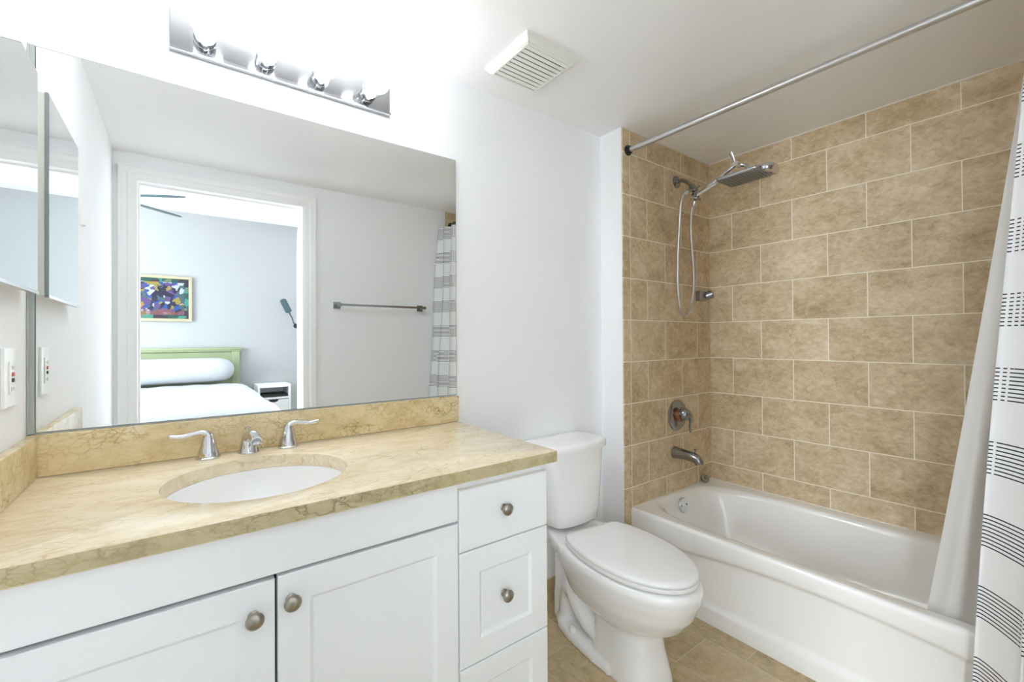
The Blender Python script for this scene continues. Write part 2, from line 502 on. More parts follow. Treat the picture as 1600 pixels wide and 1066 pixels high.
# door casing, jamb, slab
def casing(bm, a, b, z0, z1):        # vertical strip from x=a (outer) to x=b (inner)
    s = 1 if b > a else -1; w = abs(b - a)
    prof = [(0, 0), (0, 0.016), (0.10, 0.019), (0.45, 0.017), (0.55, 0.012), (0.86, 0.010), (1.0, 0.006), (1.0, 0)]
    rings = [[(a + s * w * t, -D + d, z) for t, d in prof] for z in (z0, z1)]
    loft(bm, rings)
bm = BM(); casing(bm, 0.0202, XO0, 0, ZO + 0.07); struct('trim_2', bm, M['trim'], angle=20)
bm = BM(); casing(bm, 1.0082, XO1, 0, ZO + 0.07); struct('trim_3', bm, M['trim'], angle=20)
bm = BM()
prof = [(0, 0), (0, 0.016), (0.10, 0.019), (0.45, 0.017), (0.55, 0.012), (0.86, 0.010), (1.0, 0.006), (1.0, 0)]
loft(bm, [[(x, -D + d, ZO + 0.0705 - 0.0705 * t) for t, d in prof] for x in (0.0202, 1.0082)])
struct('trim_4', bm, M['trim'], angle=20)
bm = BM()
box(bm, XO0 - 0.012, XO0 + 0.002, -D - TW - 0.001, -D + 0.0055, 0, ZO); box(bm, XO1 - 0.002, XO1 + 0.012, -D - TW - 0.001, -D + 0.0055, 0, ZO)
box(bm, XO0 + 0.002, XO1 - 0.002, -D - TW - 0.001, -D + 0.0055, ZO - 0.002, ZO + 0.012)
box(bm, XO0 + 0.002, XO0 + 0.011, -D - 0.075, -D - 0.045, 0, ZO - 0.002); box(bm, XO1 - 0.011, XO1 - 0.002, -D - 0.075, -D - 0.045, 0, ZO - 0.002)
box(bm, XO0 + 0.011, XO1 - 0.011, -D - 0.075, -D - 0.045, ZO - 0.012, ZO - 0.002)
struct('trim_5', bm, M['trim'], smooth=False)

# bedroom door, swung open past a right angle into the bedroom
hx, hy = XO1 + 0.004, -D - TW - 0.003
ang = radians(10.0)
dl = Vector((sin(ang), -cos(ang), 0)); dn = Vector((cos(ang), sin(ang), 0))
bm = BM()
def dpt(u, v, z): p = Vector((hx, hy, 0)) + dl * u + dn * v; return (p.x, p.y, z)
def dbox(bm, u0, u1, v0, v1, z0, z1):
    q = [(u0, v0), (u1, v0), (u1, v1), (u0, v1)]
    loft(bm, [[dpt(u, v, z0) for u, v in q], [dpt(u, v, z1) for u, v in q]])
dbox(bm, 0.0, 0.80, 0.0, 0.035, 0.012, 2.045)
for z0, z1 in ((0.2, 0.95), (1.1, 1.9)):
    for u0, u1 in ((0.1, 0.37), (0.43, 0.70)):
        dbox(bm, u0, u1, -0.004, 0.0, z0, z1)
door = struct('door_1', bm, M['trim'], smooth=False, base=(hx, hy, 0))
for z in (0.25, 1.06, 1.80):
    bm = BM(); tube(bm, [(XO1 - 0.004, hy + 0.008, z - 0.045), (XO1 - 0.004, hy + 0.008, z + 0.045)], 0.007, 12)
    box(bm, XO1 - 0.002, XO1, hy + 0.008, hy + 0.045, z - 0.045, z + 0.045)
    h = obj('door_hinge', bm, M['trim'], base=(hx, hy, 0), parent=door)

# ------------------------------------------------------------------ bedroom shell
BX0, BX1 = -2.6, 3.4
bm = BM(); box(bm, BX0 - 0.1, BX1 + 0.1, YB - 0.1, -D - TW, -0.05, 0.0); struct('floor_bedroom', bm, M['woodfloor'], smooth=False)
bm = BM(); box(bm, BX0 - 0.1, BX1 + 0.1, YB - 0.1, -D, HB, HB + 0.08); struct('ceiling_bedroom', bm, M['ceiling'], smooth=False)
wz0, wz1 = 0.36, 2.28
WX = ((1.70, 3.20), (-2.40, -0.90))
bm = BM()
for a, b in ((BX0, WX[1][0]), (WX[1][1], WX[0][0]), (WX[0][1], BX1)): box(bm, a, b, YB - 0.1, YB, 0, HB)
for a, b in WX: box(bm, a, b, YB - 0.1, YB, 0, wz0); box(bm, a, b, YB - 0.1, YB, wz1, HB)
struct('wall_bedroom_back', bm, M['bedwall'], smooth=False)
vy0, vy1 = -3.62, -1.94
bm = BM()
box(bm, BX0 - 0.1, BX0, YB - 0.1, vy0, 0, HB); box(bm, BX0 - 0.1, BX0, vy1, -D, 0, HB)
box(bm, BX0 - 0.1, BX0, vy0, vy1, 0, wz0); box(bm, BX0 - 0.1, BX0, vy0, vy1, wz1, HB)
struct('wall_bedroom_left', bm, M['bedwall'], smooth=False)
bm = BM(); box(bm, BX1, BX1 + 0.1, YB - 0.1, -D, 0, HB); struct('wall_bedroom_right', bm, M['bedwall'], smooth=False)
bm = BM()
box(bm, BX0, -0.1, -D - TW, -D - TW + 0.06, 0, HB); box(bm, XW + 0.1, BX1, -D - TW, -D - TW + 0.06, 0, HB)
struct('wall_bedroom_front', bm, M['bedwall'], smooth=False)
def window(name, fr):  # frames of the invented, unseen windows that carry the daylight lamps
    bm = BM()
    for q in fr: box(bm, *q)
    return struct(name, bm, M['trim'], smooth=False)
f = 0.05
x0, x1 = BX0 - 0.08, BX0 - 0.03
window('window_3', [(x0, x1, vy0, vy0 + f, wz0, wz1), (x0, x1, vy1 - f, vy1, wz0, wz1), (x0, x1, vy0 + f, vy1 - f, wz0, wz0 + f), (x0, x1, vy0 + f, vy1 - f, wz1 - f, wz1),
       (x0, x1, (vy0 + vy1) / 2 - 0.02, (vy0 + vy1) / 2 + 0.02, wz0 + f, wz1 - f)])
for i_, (a, b) in enumerate(WX):
    y0, y1 = YB - 0.08, YB - 0.03
    window('window_%d' % (i_ + 1), [(a, a + f, y0, y1, wz0, wz1), (b - f, b, y0, y1, wz0, wz1), (a + f, b - f, y0, y1, wz0, wz0 + f), (a + f, b - f, y0, y1, wz1 - f, wz1),
           ((a + b) / 2 - 0.02, (a + b) / 2 + 0.02, y0, y1, wz0 + f, wz1 - f)])

# ------------------------------------------------------------------ wall mirror
MX0, MX1, MZ0, MZ1 = 0.0135, 1.1435, 0.9690, 1.8813
t = Thing('wall_mirror', 'large frameless rectangular mirror on the wall above the vanity backsplash', 'mirror', (0.57, 0, MZ0))
bm = BM(); box(bm, MX0, MX1, -0.0055, -0.0005, MZ0, MZ1, 0); t.part('backing', bm, M['glassedge'], smooth=False)
bm = BM(); f = bm.faces.new([bm.verts.new(p) for p in ((MX0 + .0015, -0.0060, MZ0 + .0015), (MX1 - .0015, -0.0060, MZ0 + .0015), (MX1 - .0015, -0.0060, MZ1 - .0015), (MX0 + .0015, -0.0060, MZ1 - .0015))])
t.part('mirror_glass', bm, M['mirror'], smooth=False, recalc=False)

bm = BM(); box(bm, 0.0008, 0.0042, -0.011, -0.0005, MZ0 - 0.002, MZ1); box(bm, 0.0042, 0.0105, -0.008, -0.0005, MZ0 - 0.002, MZ1); box(bm, 0.0105, 0.0132, -0.010, -0.0005, MZ0 - 0.002, MZ1); t.part('edge_channel', bm, M['channel'], smooth=False, label='narrow grey metal channel')

# ------------------------------------------------------------------ medicine cabinet on the left wall
mt, mg, mw, mz0, mz1 = 0.0279, 0.0575, 0.3948, 1.2955, 1.7977
t = Thing('medicine_cabinet', 'shallow mirrored medicine cabinet on the left wall next to the big mirror', 'cabinet', (0, -mg - mw / 2, mz0))
bm = BM(); box(bm, 0.0005, mt - 0.008, -mg - mw + 0.002, -mg - 0.001, mz0 + 0.002, mz1 - 0.002, 0.001); t.part('body', bm, M['cabside'])
bm = BM(); box(bm, mt - 0.0075, mt - 0.001, -mg - mw, -mg, mz0, mz1, 0.0); fr = t.part('mirror_door', bm, M['channel'], smooth=False)
bm = BM(); bm.faces.new([bm.verts.new(p) for p in ((mt - .0005, -mg - mw + .002, mz0 + .002), (mt - .0005, -mg - .002, mz0 + .002), (mt - .0005, -mg - .002, mz1 - .002), (mt - .0005, -mg - mw + .002, mz1 - .002))])
t.part('mirror_glass', bm, M['mirror'], parent=fr, smooth=False)
bm = BM(); box(bm, mt - 0.008, mt + 0.001, -mg - mw, -mg, mz0 - 0.004, mz0 + 0.003, 0.0008); t.part('bottom_rail', bm, M['steel'])
# small clip on the wall beyond the cabinet (seen in the mirror)
bm = BM(); box(bm, 0, 0.012, -0.735, -0.70, 1.605, 1.618, 0.002); box(bm, 0, 0.010, -0.722, -0.708, 1.618, 1.650, 0.002)
single('wall_hook', bm, M['whiteplastic'], 'tiny white hook on the left wall just past the medicine cabinet, seen in the mirror', 'hook', (0, -0.715, 1.605))

# outlet on the left wall
t = Thing('wall_outlet', 'white rectangular power outlet with red and black test buttons on the left wall', 'outlet', (0, -0.151, 1.049))
bm = BM(); box(bm, 0, 0.006, -0.194, -0.112, 1.049, 1.170, 0.002); t.part('cover_plate', bm, M['whiteplastic'])
bm = BM(); box(bm, 0.006, 0.0085, -0.170, -0.136, 1.076, 1.143, 0.001); rc = t.part('receptacle', bm, M['whiteplastic'])
bm = BM(); box(bm, 0.0085, 0.0105, -0.159, -0.147, 1.112, 1.120, 0.0005); t.part('reset_button', bm, M['red'], parent=rc, label='red reset button')
bm = BM(); box(bm, 0.0085, 0.0105, -0.159, -0.147, 1.100, 1.108, 0.0005); t.part('test_button', bm, M['black'], parent=rc, label='black test button')
for z in (1.130, 1.086):
    bm = BM(); box(bm, 0.0085, 0.0088, -0.160, -0.158, z - 0.004, z + 0.004); box(bm, 0.0085, 0.0088, -0.148, -0.146, z - 0.003, z + 0.003)
    t.part('plug_socket', bm, M['black'], parent=rc, smooth=False, label='pair of plug slots')

# ------------------------------------------------------------------ vanity light bar
t = Thing('vanity_light', 'chrome bath bar light with four round glowing bulbs above the mirror', 'light', (0.57, 0, 2.03))
LX0, LX1, LZ0, LZ1 = 0.264, 0.877, 1.970, 2.092
bm = BM(); box(bm, LX0, LX1, -0.010, 0, LZ0, LZ1, 0.002); box(bm, LX0, LX1, -0.024, -0.0102, LZ0, LZ0 + 0.006, 0.002)
t.part('back_plate', bm, M['plate'])
for bx in (0.341, 0.489, 0.6405, 0.7905):
    zc = 2.011
    bm = BM(); lathe(bm, [(0.0262, 0.0), (0.0262, 0.024), (0.0250, 0.0245), (0.0250, 0.0265), (0.0262, 0.027), (0.0262, 0.050), (0.0240, 0.0505), (0.0235, 0.034), (0.012, 0.033)], (bx, -0.0101, zc), (0, -1, 0), 40)
    so = t.part('socket', bm, M['chrome'], angle=30)
    rb, cb = 0.0385, 0.1165
    prof = [(0.0125, 0.0335)] + [(rb * sin(radians(158 - k * 158 / 18)), cb - rb * cos(radians(22 + k * 158 / 18))) for k in range(0, 19)]
    bm = BM(); lathe(bm, prof, (bx, -0.0101, zc), (0, -1, 0))
    t.part('bulb', bm, M['bulb'], parent=so)

# ------------------------------------------------------------------ ceiling vent
t = Thing('ceiling_vent', 'square white louvred exhaust fan grille on the ceiling', 'vent', (1.322, -0.257, H))
vx0, vx1, vyy0, vyy1 = 1.200, 1.446, -0.383, -0.128
bm = BM()
def ring4(x0, x1, y0, y1, z): return [(x0, y0, z), (x1, y0, z), (x1, y1, z), (x0, y1, z)]
def inset(d, z): return ring4(vx0 + d, vx1 - d, vyy0 + d, vyy1 - d, z)
loft(bm, [inset(0.0, H), inset(0.0, H - 0.006), inset(0.004, H - 0.009), inset(0.014, H - 0.022), inset(0.022, H - 0.026), inset(0.027, H - 0.026), inset(0.029, H - 0.006)], cap0=True, cap1=False)
t.part('frame', bm, M['vent'], smooth=False)
bm = BM(); box(bm, vx0 + .029, vx1 - .029, vyy0 + .029, vyy1 - .029, H - 0.007, H - 0.005); t.part('opening_shade', bm, M['black'], smooth=False, label='black sheet painting the shade behind the louvres')  # solid black sheet stands in for the shade inside the vent
ns = 9; yy0, yy1 = vyy0 + 0.029, vyy1 - 0.029; stp = (yy1 - yy0) / ns
for i in range(ns):
    a = yy0 + stp * i
    bm = BM()
    q = [(a + 0.0005, H - 0.025), (a + stp - 0.0045, H - 0.025), (a + stp - 0.002, H - 0.012), (a + stp - 0.004, H - 0.012), (a + stp - 0.0055, H - 0.0235), (a + 0.0005, H - 0.0235)]
    loft(bm, [[(x, y, z) for y, z in q] for x in (vx0 + 0.028, vx1 - 0.028)])
    t.part('louvre', bm, M['vent'], smooth=False)

# ------------------------------------------------------------------ vanity: cabinets, top, basin, taps
CY = -0.5795; CX = 1.1389; CZ = 0.867; CT = 0.0331
FY = -0.5595                                   # plane of the door fronts
def shaker(bm, x0, x1, z0, z1, yf, th, fw, rec=0.007, bev=0.006, flat=False):
    """a door / drawer front facing -y, with a recessed centre field"""
    b = 0.0018
    out = lambda d, y: [(x0 + d, y, z0 + d), (x1 - d, y, z0 + d), (x1 - d, y, z1 - d), (x0 + d, y, z1 - d)]
    if flat:
        loft(bm, [out(0, yf + th), out(0, yf + b), out(b, yf)])
        return
    loft(bm, [out(0, yf + th), out(0, yf + b), out(b, yf), out(fw, yf), out(fw + bev, yf + rec * 0.75), out(fw + bev + 0.002, yf + rec)])

def knob(bm, x, z, y=FY, r=0.0158):
    lathe(bm, [(0.010, 0), (0.010, 0.002), (0.0065, 0.004), (0.006, 0.012), (0.0075, 0.0145), (r * 0.93, 0.0165), (r, 0.0195), (r * 0.96, 0.0225), (r * 0.7, 0.026), (r * 0.35, 0.0278), (0.0005, 0.0283)], (x, y, z), (0, -1, 0), 28)

t = Thing('sink_cabinet', 'white sink base cabinet with two doors under the marble top', 'cabinet', (0.415, 0, 0))
YF = FY + 0.0195
bm = BM()
box(bm, 0.001, 0.8290, YF + 0.018, -0.002, 0.10, CZ - CT - 0.20); 
box(bm, 0.001, 0.8290, YF, YF + 0.018, 0.10, 0.13); box(bm, 0.001, 0.042, YF, YF + 0.018, 0.13, CZ - CT); box(bm, 0.820, 0.829, YF, YF + 0.018, 0.13, CZ - CT)
box(bm, 0.042, 0.820, YF, YF + 0.018, 0.74, CZ - CT)
box(bm, 0.001, 0.019, YF + 0.018, -0.002, 0.634, CZ - CT); box(bm, 0.811, 0.829, YF + 0.018, -0.002, 0.634, CZ - CT)
box(bm, 0.001, 0.829, -0.50, -0.002, 0, 0.10)
t.part('body', bm, M['cabinet'], smooth=False)
bm = BM(); shaker(bm, 0.001, 0.8285, 0.7375, CZ - CT - 0.001, FY, 0.019, 0, flat=True); t.part('false_front', bm, M['cabinet'], angle=20)
bm = BM(); shaker(bm, 0.034, 0.4295, 0.085, 0.7290, FY, 0.019, 0.057); dr = t.part('door', bm, M['cabinet'], angle=20)
bm = BM(); knob(bm, 0.394, 0.672); t.part('knob', bm, M['pewter'], parent=dr, label='pewter mushroom knob')
bm = BM(); shaker(bm, 0.4345, 0.8285, 0.085, 0.7310, FY, 0.019, 0.057); dr = t.part('door', bm, M['cabinet'], angle=20)
bm = BM(); knob(bm, 0.457, 0.682); t.part('knob', bm, M['pewter'], parent=dr, label='pewter mushroom knob')
bm = BM(); box(bm, 0.42, 0.444, YF - 0.0012, YF - 0.0002, 0.131, 0.729); t.part('gap_shade', bm, M['black'], smooth=False, label='black strip painting the shade between the doors')  # solid black strip: shade of the gap put in as colour

t = Thing('drawer_cabinet', 'white narrow cabinet of three drawers beside the toilet', 'cabinet', (0.973, 0, 0))
bm = BM()
box(bm, 0.8295, 1.1160, YF, -0.002, 0.10, CZ - CT - 0.0005); box(bm, 0.8295, 1.1160, -0.50, -0.002, 0, 0.10)
t.part('body', bm, M['cabinet'], smooth=False)
for z0, z1, fl, kz in ((0.6575, 0.8095, True, 0.740), (0.3705, 0.6535, False, 0.516), (0.0850, 0.3665, False, 0.226)):
    bm = BM(); shaker(bm, 0.8325, 1.1170, z0, z1, FY, 0.019, 0.057, flat=fl, rec=0.006)
    dr = t.part('drawer', bm, M['cabinet'], angle=20)
    bm = BM(); knob(bm, 0.966, kz); t.part('knob', bm, M['pewter'], parent=dr, label='pewter mushroom knob')

# countertop slab with an oval cut-out
SKX, SKY, SKA, SKB = 0.440, -0.309, 0.190, 0.184
t = Thing('countertop', 'polished cream veined marble vanity top with low backsplash', 'countertop', (0.57, 0, CZ - CT))
def rect_hit(cx, cy, a, x0, x1, y0, y1):
    dx, dy = cos(a), sin(a); s = 1e9
    if dx > 1e-9: s = min(s, (x1 - cx) / dx)
    if dx < -1e-9: s = min(s, (x0 - cx) / dx)
    if dy > 1e-9: s = min(s, (y1 - cy) / dy)
    if dy < -1e-9: s = min(s, (y0 - cy) / dy)
    return cx + dx * s, cy + dy * s
def angles(cx, cy, x0, x1, y0, y1, n=96):
    A = [2 * pi * i / n - pi for i in range(n)]
    A += [math.atan2(y - cy, x - cx) for x in (x0, x1) for y in (y0, y1)]
    A.sort(); return A
A = angles(SKX, SKY, 0.001, CX, CY, -0.001)
def orect(d): return [rect_hit(SKX, SKY, a, 0.001 + d, CX - d, CY + d, -0.001 - d) for a in A]
def oell(d):
    o = []
    for a in A:
        c, s = cos(a), sin(a); r = 1 / sqrt((c / (SKA + d)) ** 2 + (s / (SKB + d)) ** 2)
        o.append((SKX + c * r, SKY + s * r))
    return o
def lift(ps, z): return [(x, y, z) for x, y in ps]
bm = BM()
e = 0.0022
loft(bm, [lift(oell(0), CZ - CT), lift(orect(e), CZ - CT), lift(orect(0), CZ - CT + e), lift(orect(0), CZ - e), lift(orect(e * .3), CZ - e * .3), lift(orect(e), CZ), lift(oell(e), CZ), lift(oell(e * .3), CZ - e * .3), lift(oell(0), CZ - e), lift(oell(0), CZ - CT)], cap0=False, cap1=False)
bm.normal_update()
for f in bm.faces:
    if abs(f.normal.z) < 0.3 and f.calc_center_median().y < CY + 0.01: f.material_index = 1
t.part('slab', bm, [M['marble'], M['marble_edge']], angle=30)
bm = BM(); box(bm, 0.001, MX1 + 0.0005, -0.0205, -0.001, CZ + 0.0004, 0.9655, 0.0025); t.part('backsplash', bm, M['marble_cut'])
bm = BM(); box(bm, 0.001, 0.0205, CY + 0.002, -0.0208, CZ + 0.0004, 0.9630, 0.0025); t.part('side_splash', bm, M['marble_cut'])

# basin
t = Thing('sink_basin', 'white oval undermount basin set into the marble top', 'sink', (SKX, SKY, 0.68))
bm = BM()
zr = CZ - CT - 0.0006
prof = [(1.13, zr - 0.012), (1.13, zr), (0.992, zr), (0.985, zr - 0.008), (0.965, zr - 0.03), (0.90, zr - 0.07), (0.78, zr - 0.105), (0.58, zr - 0.130), (0.33, zr - 0.142), (0.14, zr - 0.146), (0.115, zr - 0.150)]
rings = [[(SKX + SKA * k * cos(2 * pi * i / 72), SKY + SKB * k * sin(2 * pi * i / 72), z) for i in range(72)] for k, z in prof]
rings += [[(SKX + SKA * k * cos(2 * pi * i / 72), SKY + SKB * k * sin(2 * pi * i / 72), z) for i in range(72)] for k, z in ((0.12, zr - 0.162), (0.6, zr - 0.143), (0.93, zr - 0.08), (1.0, zr - 0.03), (1.02, zr - 0.012))]
loft(bm, rings, cap0=False, cap1=False)
t.part('bowl', bm, M['porcelain'], angle=60)
bm = BM(); lathe(bm, [(0.021, 0), (0.021, 0.004), (0.018, 0.006), (0.006, 0.004), (0.0005, 0.004)], (SKX, SKY, zr - 0.1485), (0, 0, 1)); t.part('drain', bm, M['chrome'])

# taps
def tap_handle(x, y, s, label):
    t = Thing('basin_tap', label, 'tap', (x, y, CZ), 'taps of the vanity basin')
    bm = BM(); lathe(bm, [(0.0285, 0), (0.0285, 0.0035), (0.0265, 0.006), (0.0255, 0.0065)], (x, y, CZ), (0, 0, 1), 36); t.part('base_ring', bm, M['chrome'])
    bm = BM(); lathe(bm, [(0.0255, 0.0068), (0.0255, 0.009), (0.0225, 0.020), (0.018, 0.036), (0.0145, 0.052), (0.0125, 0.060), (0.0120, 0.066)], (x, y, CZ), (0, 0, 1), 36)
    tube(bm, smooth_path([(x, y, CZ + 0.054), (x + s * 0.0035, y, CZ + 0.066), (x + s * 0.016, y - 0.002, CZ + 0.0715), (x + s * 0.035, y - 0.003, CZ + 0.0690), (x + s * 0.060, y - 0.003, CZ + 0.0655), (x + s * 0.083, y - 0.003, CZ + 0.0690)], 6),
         [0.0122, 0.0122, 0.0098, 0.0080, 0.0078, 0.0085, 0.0060], 18, 0.78)
    lathe(bm, [(0.0060, 0), (0.0045, 0.002), (0.001, 0.003)], (x + s * 0.083, y - 0.003, CZ + 0.0690), (s, 0, 0.15), 16)
    t.part('lever', bm, M['chrome'], angle=60)
tap_handle(0.346, -0.061, -1, 'chrome lever tap handle pointing left, at the left of the basin spout')
tap_handle(0.542, -0.056, 1, 'chrome lever tap handle pointing right, at the right of the basin spout')
t = Thing('faucet_spout', 'stubby chrome basin spout between the two lever handles', 'faucet', (0.4405, -0.058, CZ), 'taps of the vanity basin')
bm = BM()
lathe(bm, [(0.0262, 0), (0.0262, 0.003), (0.0245, 0.006), (0.0225, 0.018), (0.0190, 0.034), (0.0155, 0.048), (0.011, 0.055), (0.004, 0.058)], (0.4405, -0.055, CZ), (0, 0, 1), 36)
tube(bm, smooth_path([(0.441, -0.050, CZ + 0.030), (0.4425, -0.070, CZ + 0.047), (0.4455, -0.098, CZ + 0.0545), (0.4485, -0.125, CZ + 0.053), (0.4495, -0.142, CZ + 0.047)], 6), [0.016, 0.0155, 0.0145, 0.0135, 0.0128], 24)
t.part('spout', bm, M['chrome'], angle=60)
bm = BM(); lathe(bm, [(0.0122, 0), (0.0122, 0.004), (0.009, 0.006), (0.0085, 0.003)], (0.4497, -0.1405, CZ + 0.0400), (0.05, -0.55, -0.75), 20); t.part('aerator', bm, M['chrome'])
bm = BM(); tube(bm, [(0.439, -0.046, CZ + 0.045), (0.439, -0.044, CZ + 0.066)], 0.0028, 10); lathe(bm, [(0.003, 0), (0.0075, 0.002), (0.0075, 0.005), (0.003, 0.007)], (0.439, -0.044, CZ + 0.064), (0, 0, 1), 16); t.part('lift_rod', bm, M['chrome'])

# ------------------------------------------------------------------ bathtub
TX0, TX1, TY0, TY1, TZ = 2.0294, XW - 0.0008, -D + 0.001, -DH - 0.0008, 0.3629
t = Thing('bathtub', 'white built-in alcove bathtub with a stepped front apron', 'bathtub', ((TX0 + TX1) / 2, (TY0 + TY1) / 2, 0))
bcx, bcy = 2.3825, -0.885
A2 = angles(bcx, bcy, TX0 + 0.02, TX1, TY0, TY1, 144)
def basin_ring(x0, x1, y0, y1, e, z):
    cx, cy, ax_, ay_ = (x0 + x1) / 2, (y0 + y1) / 2, (x1 - x0) / 2, (y1 - y0) / 2
    out = []
    for a in A2:
        c, s = cos(a), sin(a)
        # radial distance to the superellipse seen from (bcx, bcy)
        lo, hi = 0.01, 2.0
        for _ in range(40):
            m = (lo + hi) / 2; px, py = bcx + c * m, bcy + s * m
            v = (abs((px - cx) / ax_)) ** e + (abs((py - cy) / ay_)) ** e
            if v < 1: lo = m
            else: hi = m
        out.append((bcx + c * lo, bcy + s * lo, z))
    return out
outer = [rect_hit(bcx, bcy, a, TX0 + 0.016, TX1, TY0, TY1) + (TZ,) for a in A2]
bm = BM()
rings = [outer,
         basin_ring(2.076, 2.702, -1.560, -0.156, 5.0, TZ),
         basin_ring(2.082, 2.696, -1.554, -0.163, 4.8, TZ - 0.002),
         basin_ring(2.090, 2.688, -1.546, -0.172, 4.5, TZ - 0.010),
         basin_ring(2.096, 2.681, -1.535, -0.182, 4.3, TZ - 0.028),
         basin_ring(2.108, 2.670, -1.500, -0.205, 4.2, TZ - 0.09),
         basin_ring(2.130, 2.648, -1.430, -0.240, 4.0, TZ - 0.18),
         basin_ring(2.155, 2.622, -1.360, -0.275, 3.8, 0.085),
         basin_ring(2.190, 2.588, -1.300, -0.320, 3.5, 0.058),
         basin_ring(2.260, 2.520, -1.200, -0.420, 3.0, 0.050)]
loft(bm, rings, cap0=False, cap1=True)
def step_z(y): return 0.298 - 0.137 * (y + 0.95) ** 2
NY = 60
cols = []
for i in range(NY + 1):
    y = TY0 + (TY1 - TY0) * i / NY; zs = step_z(y)
    pr_ = [(TX0 + 0.016, TZ), (TX0 + 0.010, TZ - 0.0012), (TX0 + 0.005, TZ - 0.005), (TX0 + 0.0015, TZ - 0.011), (TX0, TZ - 0.019),
           (TX0 + 0.001, zs + 0.012), (TX0 + 0.003, zs + 0.004), (TX0 + 0.008, zs - 0.004), (TX0 + 0.0145, zs - 0.010), (TX0 + 0.0165, zs - 0.018),
           (TX0 + 0.0165, 0.090), (TX0 + 0.014, 0.080), (TX0 + 0.004, 0.068), (TX0 + 0.001, 0.058), (TX0 + 0.001, 0.0)]
    cols.append([(x, y, z) for x, z in pr_])
loft(bm, cols, closed=False)
tubo = t.part('tub_shell', bm, M['tub'], angle=50)
# caulk along the tiles belongs to the setting
bm = BM()
box(bm, TX0 + 0.012, XW - 0.004, -DH - 0.005, -DH, TZ - 0.001, TZ + 0.004); box(bm, XW - 0.005, XW, -D, -DH, TZ - 0.001, TZ + 0.004)
struct('trim_6', bm, M['grout'], smooth=False)
bm = BM(); ax = Vector((0, -0.98, 0.18))
lathe(bm, [(0.038, 0), (0.038, 0.004), (0.035, 0.0075), (0.030, 0.0085), (0.0005, 0.009)], (2.372, -0.197, 0.316), ax, 36)
ov = t.part('overflow_plate', bm, M['chrome'])
for s in (-1, 1):
    bm = BM(); lathe(bm, [(0.0042, 0), (0.004, 0.0012), (0.0005, 0.0016)], Vector((2.372 + s * 0.022, -0.197, 0.316)) + ax.normalized() * 0.0086, ax, 14)
    t.part('screw', bm, M['dark'], parent=ov)
bm = BM(); lathe(bm, [(0.035, 0), (0.035, 0.003), (0.026, 0.004), (0.022, 0.001), (0.0005, 0.001)], (2.385, -0.44, 0.0503), (0, 0, 1), 30); t.part('drain', bm, M['chrome'])

# stopper left on the tub's corner
t = Thing('drain_stopper', 'round grey metal drain stopper lying on the back corner ledge of the bathtub', 'stopper', (2.668, -0.152, TZ))
ax = Vector((-0.22, -0.75, 0.62)).normalized(); c0 = Vector((2.666, -0.153, TZ + 0.024))
bm = BM(); lathe(bm, [(0.020, -0.012), (0.026, -0.008), (0.0265, 0.0), (0.024, 0.005), (0.012, 0.007), (0.0005, 0.0075)], c0, ax, 30); t.part('disc', bm, M['nickel'])
bm = BM(); lathe(bm, [(0.008, 0.006), (0.0075, 0.013), (0.005, 0.016), (0.0005, 0.0165)], c0, ax, 20); t.part('knob', bm, M['nickel'])

# tub spout, valve
t = Thing('tub_spout', 'brushed nickel bathtub spout with diverter pin under the shower valve', 'spout', (2.395, -DH, 0.574))
bm = BM()
tube(bm, smooth_path([(2.395, -DH - 0.0005, 0.575), (2.395, -0.175, 0.574), (2.395, -0.215, 0.572), (2.395, -0.250, 0.568), (2.395, -0.272, 0.557), (2.395, -0.280, 0.538)], 6), [0.032, 0.0285, 0.0265, 0.0255, 0.024, 0.0215], 30)
t.part('spout', bm, M['nickel'], angle=60)
bm = BM(); tube(bm, [(2.395, -0.255, 0.585), (2.395, -0.257, 0.612)], 0.0035, 10); lathe(bm, [(0.003, 0), (0.0075, 0.002), (0.0075, 0.006), (0.002, 0.009)], (2.395, -0.257, 0.606), (0, 0, 1), 14)
t.part('diverter_pin', bm, M['nickel'])

t = Thing('shower_valve', 'round brushed nickel shower valve trim with a drooping lever', 'valve', (2.419, -DH, 0.77))
vx, vz = 2.419, 0.770
bm = BM(); lathe(bm, [(0.083, 0.0005), (0.083, 0.004), (0.079, 0.0085), (0.060, 0.0125), (0.045, 0.014), (0.0005, 0.014)], (vx, -DH, vz), (0, -1, 0), 48); t.part('escutcheon', bm, M['nickel'])
bm = BM(); lathe(bm, [(0.034, 0.013), (0.034, 0.030), (0.030, 0.034), (0.0005, 0.034)], (vx, -DH, vz), (0, -1, 0), 36); t.part('valve_stem', bm, M['brass'], label='worn copper coloured sleeve')
bm = BM()
lathe(bm, [(0.031, 0.032), (0.033, 0.040), (0.032, 0.055), (0.026, 0.068), (0.014, 0.075), (0.0005, 0.077)], (vx, -DH, vz + 0.010), (0, -1, 0), 36)
tube(bm, smooth_path([(vx + 0.004, -DH - 0.056, vz + 0.014), (vx + 0.016, -DH - 0.066, vz - 0.002), (vx + 0.026, -DH - 0.066, vz - 0.028), (vx + 0.030, -DH - 0.060, vz - 0.058), (vx + 0.032, -DH - 0.060, vz - 0.088)], 6), [0.026, 0.022, 0.014, 0.009, 0.0085, 0.007], 18, 0.8)
t.part('lever', bm, M['nickel'], angle=60)

